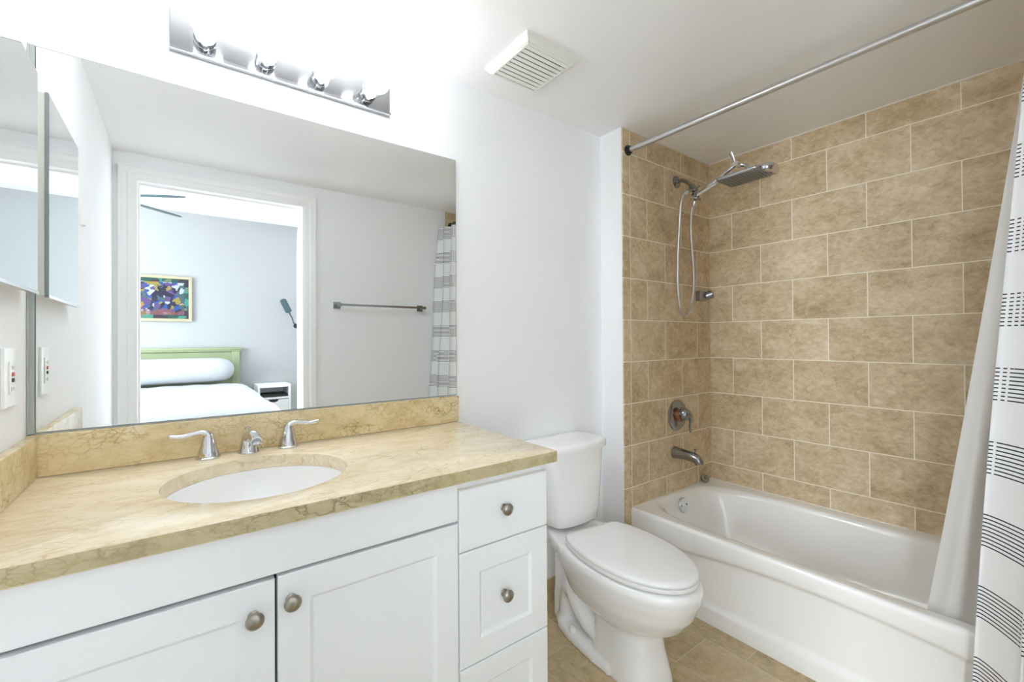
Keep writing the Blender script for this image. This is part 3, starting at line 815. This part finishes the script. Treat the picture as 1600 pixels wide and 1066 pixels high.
# shower set
t = Thing('shower_set', 'brushed nickel rain shower on an adjustable arm with hanging hand-shower hose', 'shower head', (2.43, -DH, 2.0))
FX, FZ = 2.434, 2.029
bm = BM(); lathe(bm, [(0.034, 0.0005), (0.034, 0.003), (0.030, 0.007), (0.018, 0.010), (0.012, 0.011)], (FX, -DH, FZ), (0, -1, 0), 32); t.part('flange', bm, M['nickel'])
bm = BM(); tube(bm, smooth_path([(FX, -DH - 0.002, FZ), (FX, -0.175, FZ - 0.002), (FX - 0.001, -0.205, FZ - 0.022), (2.432, -0.232, 1.976)], 6), 0.0105, 18); t.part('shower_arm', bm, M['nickel'], angle=60)
bm = BM()
lathe(bm, [(0.014, -0.012), (0.017, -0.006), (0.017, 0.030), (0.012, 0.034)], (2.432, -0.232, 1.974), Vector((0, -0.45, -0.75)), 20)
tube(bm, [(2.385, -0.235, 1.942), (2.478, -0.243, 1.985)], [0.010, 0.013, 0.013, 0.006], 16)
dv = t.part('diverter', bm, M['nickel'])
bm = BM(); lathe(bm, [(0.013, 0), (0.013, 0.018), (0.010, 0.021)], (2.425, -0.248, 1.912), Vector((0.1, -0.5, -0.2)), 18); tube(bm, [(2.40, -0.252, 1.925), (2.455, -0.262, 1.905)], [0.008, 0.012, 0.012, 0.006], 14); t.part('pivot', bm, M['nickel'])
# lower feed arm and upper support bar
bm = BM(); tube(bm, smooth_path([(2.43, -0.250, 1.922), (2.432, -0.300, 1.938), (2.432, -0.365, 1.956), (2.425, -0.405, 1.951)], 5), [0.013, 0.0115, 0.010, 0.010], 16); t.part('feed_arm', bm, M['chrome'], angle=60)
bm = BM(); tube(bm, [(2.432, -0.255, 1.926), (2.432, -0.462, 2.020)], 0.0085, 14); t.part('support_bar', bm, M['chrome'])
bm = BM(); tube(bm, [(2.415, -0.462, 2.021), (2.462, -0.462, 2.021)], 0.013, 18); tube(bm, smooth_path([(2.45, -0.462, 2.021), (2.462, -0.490, 2.014), (2.44, -0.510, 1.985), (2.43, -0.510, 1.950)], 5), 0.010, 14); t.part('swivel_joint', bm, M['chrome'], angle=60)
bm = BM(); tube(bm, smooth_path([(2.418, -0.460, 2.026), (2.412, -0.455, 2.048), (2.402, -0.450, 2.075)], 4), [0.005, 0.007, 0.009], 14, 0.5); t.part('wing_nut', bm, M['chrome'])
# rain plate
bm = BM()
px0, px1, py0, py1, pz = 2.338, 2.494, -0.604, -0.404, 1.936
q = superellipse((px0 + px1) / 2, (py0 + py1) / 2, (px1 - px0) / 2, (py1 - py0) / 2, 14, 64)
qs = lambda k: [((px0 + px1) / 2 + (x - (px0 + px1) / 2) * k, (py0 + py1) / 2 + (y - (py0 + py1) / 2) * k) for x, y in q]
tilt = lambda y: (y + 0.5) * -0.02
loft(bm, [[(x, y, pz + tilt(y) + dz) for x, y in qs(k)] for k, dz in ((0.97, 0.0), (1.0, 0.003), (1.0, 0.012), (0.95, 0.016), (0.5, 0.019))])
rp = t.part('rain_plate', bm, M['nickel'], angle=40)
bm = BM()
for i in range(9):
    for j in range(12):
        x = px0 + 0.014 + (px1 - px0 - 0.028) * i / 8; y = py0 + 0.012 + (py1 - py0 - 0.024) * j / 11
        lathe(bm, [(0.0036, 0.0005), (0.0030, -0.0035)], (x, y, pz + tilt(y)), (0, 0, 1), 8)
noz = t.part('spray_nozzles', bm, M['rubber'], parent=rp, label='rows of grey rubber nozzles'); noz['kind'] = 'stuff'
# docked hand shower at the plate's outer end
bm = BM()
hc = Vector((2.445, -0.600, 1.952))
rings = []
for k, dz in ((0.90, -0.012), (1.0, -0.006), (1.0, 0.014), (0.92, 0.022), (0.6, 0.026)):
    rings.append([(hc.x + u * k, hc.y + v * k, hc.z + dz) for u, v in superellipse(0, 0, 0.056, 0.036, 2.6, 48)])
loft(bm, rings); t.part('hand_shower', bm, M['chrome'], angle=50)
# hose
bm = BM()
hp = smooth_path([(2.385, -0.235, 1.942), (2.362, -0.228, 1.925), (2.350, -0.218, 1.880), (2.352, -0.205, 1.760), (2.352, -0.195, 1.600), (2.356, -0.190, 1.450), (2.376, -0.190, 1.345), (2.420, -0.190, 1.297), (2.470, -0.192, 1.345), (2.494, -0.196, 1.450), (2.492, -0.198, 1.560), (2.470, -0.200, 1.720), (2.458, -0.206, 1.800), (2.446, -0.222, 1.870), (2.440, -0.238, 1.895)], 14)
L = 0; prev = None; rad = []
for p in hp:
    if prev: L += (p - prev).length
    rad.append(0.0072); prev = p
tube(bm, hp, rad, 14); t.part('hose', bm, M['steel'], angle=60)
bm = BM(); lathe(bm, [(0.009, 0), (0.010, 0.004), (0.010, 0.026), (0.007, 0.030)], (2.385, -0.235, 1.942), Vector((-0.8, 0.2, -0.55)), 16); t.part('hose_nut', bm, M['chrome'])
bm = BM(); lathe(bm, [(0.009, 0), (0.010, 0.004), (0.010, 0.030), (0.007, 0.034)], (2.442, -0.240, 1.902), Vector((0.05, 0.4, -0.9)), 16); t.part('hose_nut', bm, M['chrome'])

t = Thing('hand_shower_bracket', 'small grey metal holder on the tiled wall in the tub corner', 'bracket', (2.655, -DH, 1.42))
bm = BM(); box(bm, 2.612, 2.680, -DH - 0.030, -DH - 0.0005, 1.392, 1.448, 0.007, 3); t.part('mount', bm, M['nickel'])
bm = BM(); lathe(bm, [(0.017, -0.022), (0.023, -0.018), (0.023, 0.020), (0.016, 0.024), (0.013, 0.010)], (2.697, -DH - 0.030, 1.428), Vector((0.45, -0.80, 0.3)), 24); t.part('cradle', bm, M['nickel'])

# ------------------------------------------------------------------ toilet (turned a little towards the vanity)
TO = Vector((1.643, 0, 0)); ta = radians(6.9)
TF = Vector((-sin(ta), -cos(ta), 0)); TS = Vector((cos(ta), -sin(ta), 0))
def T3(u, w, z): p = TO + TF * u + TS * w; return (p.x, p.y, z)
t = Thing('toilet', 'white two-piece toilet with closed lid between the vanity and bathtub', 'toilet', (1.62, -0.40, 0))
def egg(ub, uf, wh, um, z, eb=2.6, ef=2.1, n=72, k=1.0):
    """outline with its widest place at um; back end ub, front end uf"""
    out = []
    for i in range(n):
        a = 2 * pi * i / n; c, s = cos(a), sin(a)
        if c >= 0: u = um + (uf - um) * k * abs(c) ** (2 / ef); w = wh * k * math.copysign(abs(s) ** (2 / ef), s)
        else: u = um - (um - ub) * k * abs(c) ** (2 / eb); w = wh * k * math.copysign(abs(s) ** (2 / eb), s)
        out.append(T3(u, w, z))
    return out
bm = BM()
# upper bowl
loft(bm, [egg(0.24, 0.58, 0.085, 0.42, 0.180), egg(0.22, 0.635, 0.116, 0.43, 0.196), egg(0.20, 0.690, 0.145, 0.44, 0.230), egg(0.19, 0.727, 0.164, 0.445, 0.280), egg(0.17, 0.748, 0.175, 0.445, 0.330), egg(0.16, 0.755, 0.180, 0.445, 0.365), egg(0.16, 0.750, 0.175, 0.445, 0.384), egg(0.17, 0.738, 0.164, 0.445, 0.388)])
# deck under the tank
q = [(0.025, -0.088), (0.025, 0.088), (0.10, 0.105), (0.20, 0.140), (0.28, 0.165), (0.28, -0.165), (0.20, -0.140), (0.10, -0.105)]
loft(bm, [[T3(u, w * k, z) for u, w in q] for k, z in ((0.80, 0.300), (0.96, 0.345), (1.0, 0.372), (1.0, 0.384), (0.97, 0.388))])
# rear neck
loft(bm, [[T3(u, w, z) for u, w in ((0.10, -a), (0.10, a), (b, a), (b, -a))] for a, b, z in ((0.070, 0.20, 0.0), (0.066, 0.20, 0.12), (0.062, 0.22, 0.24), (0.070, 0.26, 0.32), (0.080, 0.30, 0.36))])
# front column
loft(bm, [egg(0.36, 0.633, 0.102, 0.50, 0.0, 6, 2.6), egg(0.36, 0.630, 0.100, 0.50, 0.02, 6, 2.6), egg(0.365, 0.606, 0.090, 0.49, 0.10, 6, 2.6), egg(0.37, 0.590, 0.084, 0.48, 0.17, 6, 2.6), egg(0.37, 0.600, 0.088, 0.48, 0.22, 6, 2.6)])
# foot flange
def foot(k, z): return [T3(u, w * k, z) for u, w in ((0.14, -0.085), (0.14, 0.085), (0.18, 0.104), (0.26, 0.115), (0.36, 0.116), (0.48, 0.110), (0.48, -0.110), (0.36, -0.116), (0.26, -0.115), (0.18, -0.104))]
loft(bm, [foot(1.0, 0.0), foot(1.0, 0.022), foot(0.93, 0.034), foot(0.75, 0.042)])
# trapway bulges on both sides
for s in (-1, 1):
    tube(bm, smooth_path([T3(0.39, s * 0.052, 0.070), T3(0.34, s * 0.060, 0.095), T3(0.285, s * 0.066, 0.140), T3(0.235, s * 0.060, 0.175), T3(0.190, s * 0.050, 0.140), T3(0.170, s * 0.044, 0.04)], 6), [0.034, 0.040, 0.043, 0.040, 0.038, 0.038], 18)
bowl = t.part('bowl', bm, M['porcelain'], angle=60)
md = bowl.modifiers.new('fuse', 'REMESH'); md.mode = 'VOXEL'; md.voxel_size = 0.0055; md.use_smooth_shade = True
md = bowl.modifiers.new('glaze', 'SMOOTH'); md.factor = 0.6; md.iterations = 9
for s in (-1, 1):
    bm = BM(); c = Vector(T3(0.268, s * 0.095, 0.036))
    lathe(bm, [(0.0145, 0), (0.0145, 0.012), (0.012, 0.018), (0.006, 0.021), (0.0005, 0.0215)], c, (0, 0, 1), 24); t.part('bolt_cap', bm, M['porcelain'])
# seat ring and lid
def lidring(k, z, du=0.0):
    pts = []
    ub, uf, um, wh = 0.262, 0.743, 0.455, 0.170
    n = 48
    for i in range(n + 1):                                  # front half and flanks
        a = -pi / 2 + pi * i / n; c, s = cos(a), sin(a)
        pts.append((um + (uf - um) * abs(c) ** (2 / 2.15), wh * math.copysign(abs(s) ** (2 / 2.0), s)))
    for u, w in ((0.41, 0.1685), (0.36, 0.1615), (0.315, 0.150), (0.285, 0.1385), (0.268, 0.128), (0.262, 0.112)):
        pts.append((u, w))
    for u, w in ((0.262, -0.112), (0.268, -0.128), (0.285, -0.1385), (0.315, -0.150), (0.36, -0.1615), (0.41, -0.1685)):
        pts.append((u, w))
    cu = 0.5
    return [T3(cu + (u - cu) * k + du, w * k, z) for u, w in pts]
bm = BM(); loft(bm, [lidring(0.945, 0.3935), lidring(1.004, 0.3945), lidring(1.008, 0.400), lidring(1.004, 0.4055), lidring(0.985, 0.4065)]); t.part('seat', bm, M['seat'], angle=50)
bm = BM(); loft(bm, [lidring(0.975, 0.4085), lidring(0.995, 0.4095), lidring(1.0, 0.4130), lidring(0.994, 0.4185), lidring(0.975, 0.4220), lidring(0.90, 0.4245), lidring(0.6, 0.4265), lidring(0.25, 0.4272)]); t.part('lid', bm, M['seat'], angle=50)
for s in (-1, 1):
    bm = BM(); c = T3(0.245, s * 0.075, 0.0)
    p0 = T3(0.248, s * 0.050, 0.402); p1 = T3(0.248, s * 0.100, 0.402)
    tube(bm, [p0, p1], 0.011, 14); t.part('seat_hinge', bm, M['seat'])
# tank (square to the wall) and its lid
KX = 1.622
def tankring(hw, yb, yf, bow, z, r=0.042, n=10):
    pts = [(KX - hw, yb), (KX - hw + 0.0, yf + r)]
    out = []
    m = 24
    out.append((KX - hw + 0.012, yb)); out.append((KX - hw, yb - 0.012))
    for i in range(m + 1):
        f_ = -1 + 2 * i / m
        x = KX + hw * f_
        edge = max(0.0, (abs(f_) - 0.76) / 0.24)
        y = yf - bow * (1 - f_ * f_) + r * (1 - sqrt(max(0, 1 - edge ** 2)))
        out.append((x, y))
    out.append((KX + hw, yb - 0.012)); out.append((KX + hw - 0.012, yb))
    return [(x, y, z) for x, y in out]
bm = BM()
loft(bm, [tankring(0.085, -0.030, -0.140, 0.020, 0.3995), tankring(0.112, -0.022, -0.172, 0.024, 0.404), tankring(0.128, -0.018, -0.184, 0.028, 0.418), tankring(0.137, -0.016, -0.187, 0.029, 0.46), tankring(0.153, -0.014, -0.188, 0.030, 0.58), tankring(0.166, -0.014, -0.187, 0.030, 0.69), tankring(0.167, -0.014, -0.187, 0.030, 0.712)])
t.part('tank', bm, M['porcelain'], angle=50)
bm = BM()
loft(bm, [tankring(0.170, -0.011, -0.190, 0.030, 0.7125), tankring(0.178, -0.007, -0.198, 0.031, 0.716), tankring(0.181, -0.006, -0.201, 0.031, 0.730), tankring(0.178, -0.008, -0.198, 0.031, 0.741), tankring(0.170, -0.012, -0.190, 0.030, 0.7475), tankring(0.15, -0.03, -0.172, 0.028, 0.7505), tankring(0.08, -0.07, -0.13, 0.018, 0.7525)])
t.part('tank_lid', bm, M['porcelain'], angle=50)

# ------------------------------------------------------------------ shower rod, rings, curtain, liner
RX, RZ = 2.0232, 2.0955
t = Thing('shower_rod', 'brushed steel shower curtain rod spanning above the tub edge', 'rod', (RX, -DH, RZ))
bm = BM(); tube(bm, [(RX, -DH - 0.004, RZ), (RX, -D + 0.004, RZ)], 0.0128, 24); t.part('rod', bm, M['steel'])
for y, s in ((-DH, -1), (-D, 1)):
    bm = BM(); lathe(bm, [(0.024, 0.0004), (0.025, 0.006), (0.0195, 0.008), (0.0185, 0.018), (0.0135, 0.020)], (RX, y, RZ), (0, s, 0), 28); t.part('rod_flange', bm, M['dark'], label='dark rubber end cap')
ring0 = None
ys = [-1.412, -1.447, -1.482, -1.517, -1.552, -1.587]
names = ['first', 'second', 'third', 'fourth', 'fifth', 'last']
for i, y in enumerate(ys):
    lab = 'black curtain ring on the shower rod, %s of six counted from the showerhead side' % names[i]
    if ring0 is None:
        bm = BM(); torus(bm, (RX, y, RZ - 0.012), (0.12, 1, 0), 0.027, 0.0035)
        ring0 = single('curtain_ring', bm, M['black'], lab, 'curtain ring', (RX, y, RZ), 'black rings on the shower rod')
    else:
        copy_thing(ring0, (0, y - ys[0], 0), lab)

def cloth(name, mat, label, cat, top, bot, z0, z1, NU, NV, shape, base):
    bm = BM(); uvl = bm.loops.layers.uv.new('UVMap')
    G = []
    for j in range(NV + 1):
        z = z0 + (z1 - z0) * j / NV; k = (z - z0) / (z1 - z0)
        row = []; s = 0; pv = None
        for i in range(NU + 1):
            p = Vector(shape(i / NU, k, z)); p.z = z
            if pv is not None: s += (p - pv).length
            row.append((p, s)); pv = p
        G.append(row)
    V = [[bm.verts.new(p) for p, s in row] for row in G]
    for j in range(NV):
        for i in range(NU):
            f = bm.faces.new((V[j][i], V[j][i + 1], V[j + 1][i + 1], V[j + 1][i]))
            for l, (jj, ii) in zip(f.loops, ((j, i), (j, i + 1), (j + 1, i + 1), (j + 1, i))):
                l[uvl].uv = (G[jj][ii][1], G[jj][ii][0].z)
    o = single(name, bm, mat, label, cat, base, recalc=False, angle=180)
    return o

def curtain_shape(u, k, z):
    k2 = max(0, min(1, (z - 0.12) / 1.95))
    ye = -1.304 - 0.118 * k2 ** 1.25                      # free edge leans back towards the rings
    y1 = -1.618
    nf = 2.4
    amp = 0.078 + (0.030 - 0.078) * k2 ** 0.8
    if u < 0.12: amp_u = amp * (0.55 + 0.45 * u / 0.12)
    else: amp_u = amp
    cx = 1.900 + (1.988 - 1.900) * k2
    ph = 2 * pi * nf * u ** 1.25
    x = cx - 0.055 * u + amp_u * cos(ph + 0.35) + 0.007 * sin(5.1 * z + 9 * u)
    y = ye + (y1 - ye) * u + 0.018 * sin(2 * ph + 0.8) * (1 - 0.4 * k2)
    y = max(y, -D + 0.006)
    return (min(x, 2.020), y, z)
cloth('shower_curtain', M['striped'], 'white cotton shower curtain with bands of thin black stripes hanging outside the tub', 'shower curtain', 0, 0, 0.12, 2.062, 200, 60, curtain_shape, (1.95, -1.5, 0.12))

def liner_shape(u, k, z):
    k2 = max(0.0, (z - 0.22) / (2.06 - 0.22))
    ye = -1.155 - 0.262 * k2 ** 0.92
    y1 = -1.465 - 0.135 * k2
    cx = 2.150 + (2.047 - 2.150) * k2 ** 0.8
    amp = 0.018 * (1 - 0.3 * k2)
    ph = 2 * pi * 2.5 * u
    x = cx + amp * cos(ph + 0.5) * min(1, u / 0.2 + 0.3) + (0.05 * (1 - k2)) * u * 0
    return (x, ye + (y1 - ye) * u, z)
cloth('shower_liner', M['liner'], 'plain white shower liner hanging inside the bathtub behind the striped curtain', 'shower liner', 0, 0, 0.27, 2.060, 80, 40, liner_shape, (2.1, -1.4, 0.27))

# ------------------------------------------------------------------ towel bar on the doorway wall (seen in the mirror)
t = Thing('towel_bar', 'chrome towel bar with square mounts on the wall reflected in the mirror', 'towel bar', (1.445, -D, 1.42))
for x in (1.139, 1.750):
    bm = BM(); box(bm, x - 0.023, x + 0.023, -D + 0.0003, -D + 0.008, 1.399, 1.445, 0.0015); box(bm, x - 0.010, x + 0.010, -D + 0.008, -D + 0.094, 1.412, 1.432, 0.0015); t.part('mount', bm, M['nickel'])
bm = BM(); box(bm, 1.128, 1.761, -D + 0.078, -D + 0.092, 1.415, 1.429, 0.001); t.part('bar', bm, M['nickel'])

# ------------------------------------------------------------------ bedroom things seen in the mirror
t = Thing('headboard', 'pale green painted wooden headboard behind the bed', 'headboard', (0.085, YB, 0))
bm = BM()
hx0, hx1 = -0.68, 0.847
box(bm, hx0 + 0.02, hx1 - 0.02, YB + 0.012, YB + 0.04, 0.3, 1.06); t.part('panel', bm, M['greenwood'], smooth=False)
for x in (hx0 + 0.01, hx1 - 0.085):
    bm = BM(); box(bm, x, x + 0.075, YB + 0.01, YB + 0.058, 0, 1.065, 0.004); t.part('post', bm, M['greenwood'])
bm = BM(); box(bm, hx0 - 0.01, hx1 + 0.01, YB + 0.005, YB + 0.075, 1.085, 1.108, 0.004); box(bm, hx0, hx1, YB + 0.008, YB + 0.065, 1.065, 1.085, 0.004); t.part('top_rail', bm, M['greenwood'])

def cushion(bm, cx, cy, cz, sx, sy, sz, e=4, n=36, m=18):
    rings = []
    for j in range(m + 1):
        b = -pi / 2 + pi * j / m; cb, sb = cos(b), sin(b)
        k = abs(cb) ** (2 / e); z = cz + sz * math.copysign(abs(sb) ** (2 / e), sb)
        rings.append([(x, y, z) for x, y in superellipse(cx, cy, max(sx * k, 1e-4), max(sy * k, 1e-4), e, n)])
    loft(bm, rings)
t = Thing('bed', 'bed under a white quilted duvet, seen through the doorway in the mirror', 'bed', (0.085, -3.55, 0))
bm = BM(); box(bm, -0.62, 0.79, YB + 0.08, -2.42, 0.10, 0.32, 0.01); t.part('base', bm, M['linen'])
bm = BM(); cushion(bm, 0.085, (YB + 0.08 - 2.40) / 2, 0.475, 0.745, (YB + 0.08 + 2.40) / -2, 0.155, 8); t.part('mattress', bm, M['linen'])
bm = BM()
NU, NV = 60, 60
def duvet(u, v):
    a = u * 2 - 1                                     # across, from -1 to 1
    w = 0.80
    if abs(a) < 0.72: x = 0.085 + a / 0.72 * w * 0.86; z = 0.715
    else:
        q = (abs(a) - 0.72) / 0.28; th = min(1, q * 1.4) * pi / 2
        x = 0.085 + math.copysign(w * 0.86 + 0.15 * sin(th), a); z = 0.715 - 0.15 * (1 - cos(th)) - max(0, q - 0.714) * 1.1
        x += math.copysign(0.02 * sin(22 * v + 3 * q) * q, a)
    L0 = YB + 0.28; L1 = -2.42
    z += 0.010 * sin(7 * u + 3 * v) * sin(9 * v) + 0.005 * sin(31 * u + 8 * sin(6 * v)) * sin(23 * v + 5 * sin(4 * u))
    if v < 0.72: y = L0 + (L1 - L0) * v / 0.72
    else:
        q = (v - 0.72) / 0.28; th = min(1, q * 1.6) * pi / 2
        y = L1 + 0.14 * sin(th) + 0.015 * sin(18 * u) * q; z -= 0.14 * (1 - cos(th)) + max(0, q - 0.625) * 1.1
    z = max(z, 0.13)
    return (x, y, z)
G = [[bm.verts.new(duvet(i / NU, j / NV)) for i in range(NU + 1)] for j in range(NV + 1)]
for j in range(NV):
    for i in range(NU): bm.faces.new((G[j][i], G[j][i + 1], G[j + 1][i + 1], G[j + 1][i]))
t.part('duvet', bm, M['linen'], angle=180)
bm = BM()
rings = []
for i in range(49):
    f_ = sin(pi / 2 * (-1 + 2 * i / 48)); k = max(0.002, (1 - abs(f_) ** 12)) ** 0.5
    x = 0.035 + 0.735 * f_
    rings.append([(x, YB + 0.20 + 0.125 * k * cos(2 * pi * m / 28), 0.865 + 0.135 * k * sin(2 * pi * m / 28)) for m in range(28)])
loft(bm, rings)
single('bolster_pillow', bm, M['linen'], 'long white bolster pillow on the bed against the green headboard', 'pillow', (0.035, YB + 0.20, 0.73), angle=80)

t = Thing('nightstand', 'small white nightstand with open shelf and notched drawer beside the bed', 'nightstand', (1.18, YB, 0))
nx0, nx1, ny0, ny1, nz = 0.985, 1.325, YB + 0.01, YB + 0.36, 0.675
bm = BM()
box(bm, nx0, nx1, ny0, ny1, nz - 0.03, nz); box(bm, nx0, nx0 + 0.022, ny0, ny1, 0.0, nz - 0.03); box(bm, nx1 - 0.022, nx1, ny0, ny1, 0.0, nz - 0.03)
box(bm, nx0 + 0.022, nx1 - 0.022, ny0, ny1, nz - 0.165, nz - 0.145); box(bm, nx0 + 0.022, nx1 - 0.022, ny0, ny0 + 0.01, 0.05, nz - 0.03); box(bm, nx0 + 0.022, nx1 - 0.022, ny0, ny1 - 0.02, 0.05, 0.07)
t.part('body', bm, M['whiteplastic'], smooth=False)
bm = BM(); box(bm, nx0 + 0.024, nx1 - 0.024, ny0 + 0.012, ny1 - 0.05, nz - 0.144, nz - 0.115); t.part('shelf_block', bm, M['black'], smooth=False, label='flat black block in the open shelf')  # flat black block on the bottom of the open shelf
bm = BM(); box(bm, nx0 + 0.025, nx1 - 0.025, ny1 - 0.02, ny1 - 0.001, 0.08, nz - 0.172); dw = t.part('drawer', bm, M['whiteplastic'], smooth=False)
bm = BM()
loft(bm, [[(1.145 + 0.050 * cos(pi + pi * i / 16), y, nz - 0.172 + 0.030 * sin(pi + pi * i / 16)) for i in range(17)] for y in (ny1 - 0.001, ny1 + 0.0006)]); t.part('notch_shade', bm, M['black'], parent=dw, smooth=False, label='half-round finger notch, its shade painted flat black')  # black patch paints the shade of the cut-out onto the drawer front

t = Thing('wall_picture', 'colourful abstract picture in a pale gold frame above the headboard', 'picture', (-0.05, YB, 1.402))
ax0, ax1, az0, az1 = -0.47, 0.388, 1.402, 1.897
bm = BM()
fw = 0.03
for q in ((ax0, ax1, az0, az0 + fw), (ax0, ax1, az1 - fw, az1), (ax0, ax0 + fw, az0 + fw, az1 - fw), (ax1 - fw, ax1, az0 + fw, az1 - fw)):
    box(bm, q[0], q[1], YB + 0.001, YB + 0.028, q[2], q[3], 0.003)
t.part('frame', bm, M['goldframe'])
bm = BM(); P = [(ax0 + fw, YB + 0.016, az0 + fw), (ax1 - fw, YB + 0.016, az0 + fw), (ax1 - fw, YB + 0.016, az1 - fw), (ax0 + fw, YB + 0.016, az1 - fw)]
uvquad(bm, P, [(p[0], p[2]) for p in P]); t.part('border', bm, M['artborder'], smooth=False, recalc=False)
bm = BM(); b = fw + 0.04; P = [(ax0 + b, YB + 0.018, az0 + b), (ax1 - b, YB + 0.018, az0 + b), (ax1 - b, YB + 0.018, az1 - b), (ax0 + b, YB + 0.018, az1 - b)]
uvquad(bm, P, [((p[0] - ax0) * 1.6, (p[2] - az0) * 1.6) for p in P]); t.part('canvas', bm, M['art'], smooth=False, recalc=False)

t = Thing('wall_lamp', 'dark teal paddle-shaped lamp on a thin stem at the bedroom wall above the nightstand', 'lamp', (1.42, YB, 1.42))
yl = YB + 0.12
c0, c1 = Vector((1.285, yl, 1.672)), Vector((1.345, yl, 1.545))
d_ = (c1 - c0).normalized(); n_ = Vector((d_.z, 0, -d_.x))
bm = BM()
outl = []
hw_ = 0.036; L_ = (c1 - c0).length
for i in range(9): a = pi / 2 + pi * i / 8; outl.append((hw_ * 0.6 * cos(a), hw_ * sin(a)))
for i in range(9): a = -pi / 2 + pi * i / 8; outl.append((L_ + hw_ * 0.6 * cos(a), hw_ * sin(a)))
loft(bm, [[tuple(c0 + d_ * u + n_ * w * k + Vector((0, dy, 0))) for u, w in outl] for k, dy in ((0.85, -0.012), (1, -0.008), (1, 0.008), (0.85, 0.012))]); t.part('lamp_head', bm, M['teal'])
bm = BM(); tube(bm, smooth_path([c1 + d_ * 0.015, c1 + d_ * 0.10, Vector((1.41, YB + 0.07, 1.41)), Vector((1.45, YB + 0.004, 1.37))], 5), [0.007, 0.006, 0.006, 0.006], 12); lathe(bm, [(0.03, 0), (0.03, 0.01), (0.01, 0.016)], (1.45, YB + 0.0005, 1.37), (0, 1, 0), 20); t.part('stem', bm, M['dark'])

t = Thing('ceiling_fan', 'dark-bladed ceiling fan in the bedroom, two blade tips showing in the mirror', 'ceiling fan', (-0.22, -3.43, HB))
fc = Vector((-0.22, -3.43, 2.40))
bm = BM(); tube(bm, [fc + Vector((0, 0, 0.06)), Vector((fc.x, fc.y, HB - 0.03))], 0.012, 14); t.part('downrod', bm, M['dark'])
bm = BM(); lathe(bm, [(0.06, -0.0005), (0.06, -0.02), (0.02, -0.05)], (fc.x, fc.y, HB), (0, 0, 1), 24); t.part('ceiling_cap', bm, M['dark'])
bm = BM(); lathe(bm, [(0.03, 0.07), (0.09, 0.05), (0.10, 0.0), (0.085, -0.045), (0.03, -0.065), (0.0005, -0.066)], fc, (0, 0, 1), 32); t.part('motor', bm, M['dark'])
for i, a0 in enumerate((30, -42, -114, 174, 102)):
    a = radians(a0); dr_ = Vector((cos(a), sin(a), 0)); sd = Vector((-sin(a), cos(a), 0))
    if i == 1: rl = 0.69
    else: rl = 0.62
    bm = BM(); o_ = [(0.09, 0.024), (0.2, 0.052), (rl * 0.8, 0.056), (rl - 0.05, 0.045), (rl, 0.008)]
    q = o_ + [(u, -w) for u, w in reversed(o_)]
    loft(bm, [[tuple(fc + dr_ * u + sd * w + Vector((0, 0, dz - w * 0.17))) for u, w in q] for dz in (-0.004, 0.004)]); t.part('blade', bm, M['teal'], smooth=False)
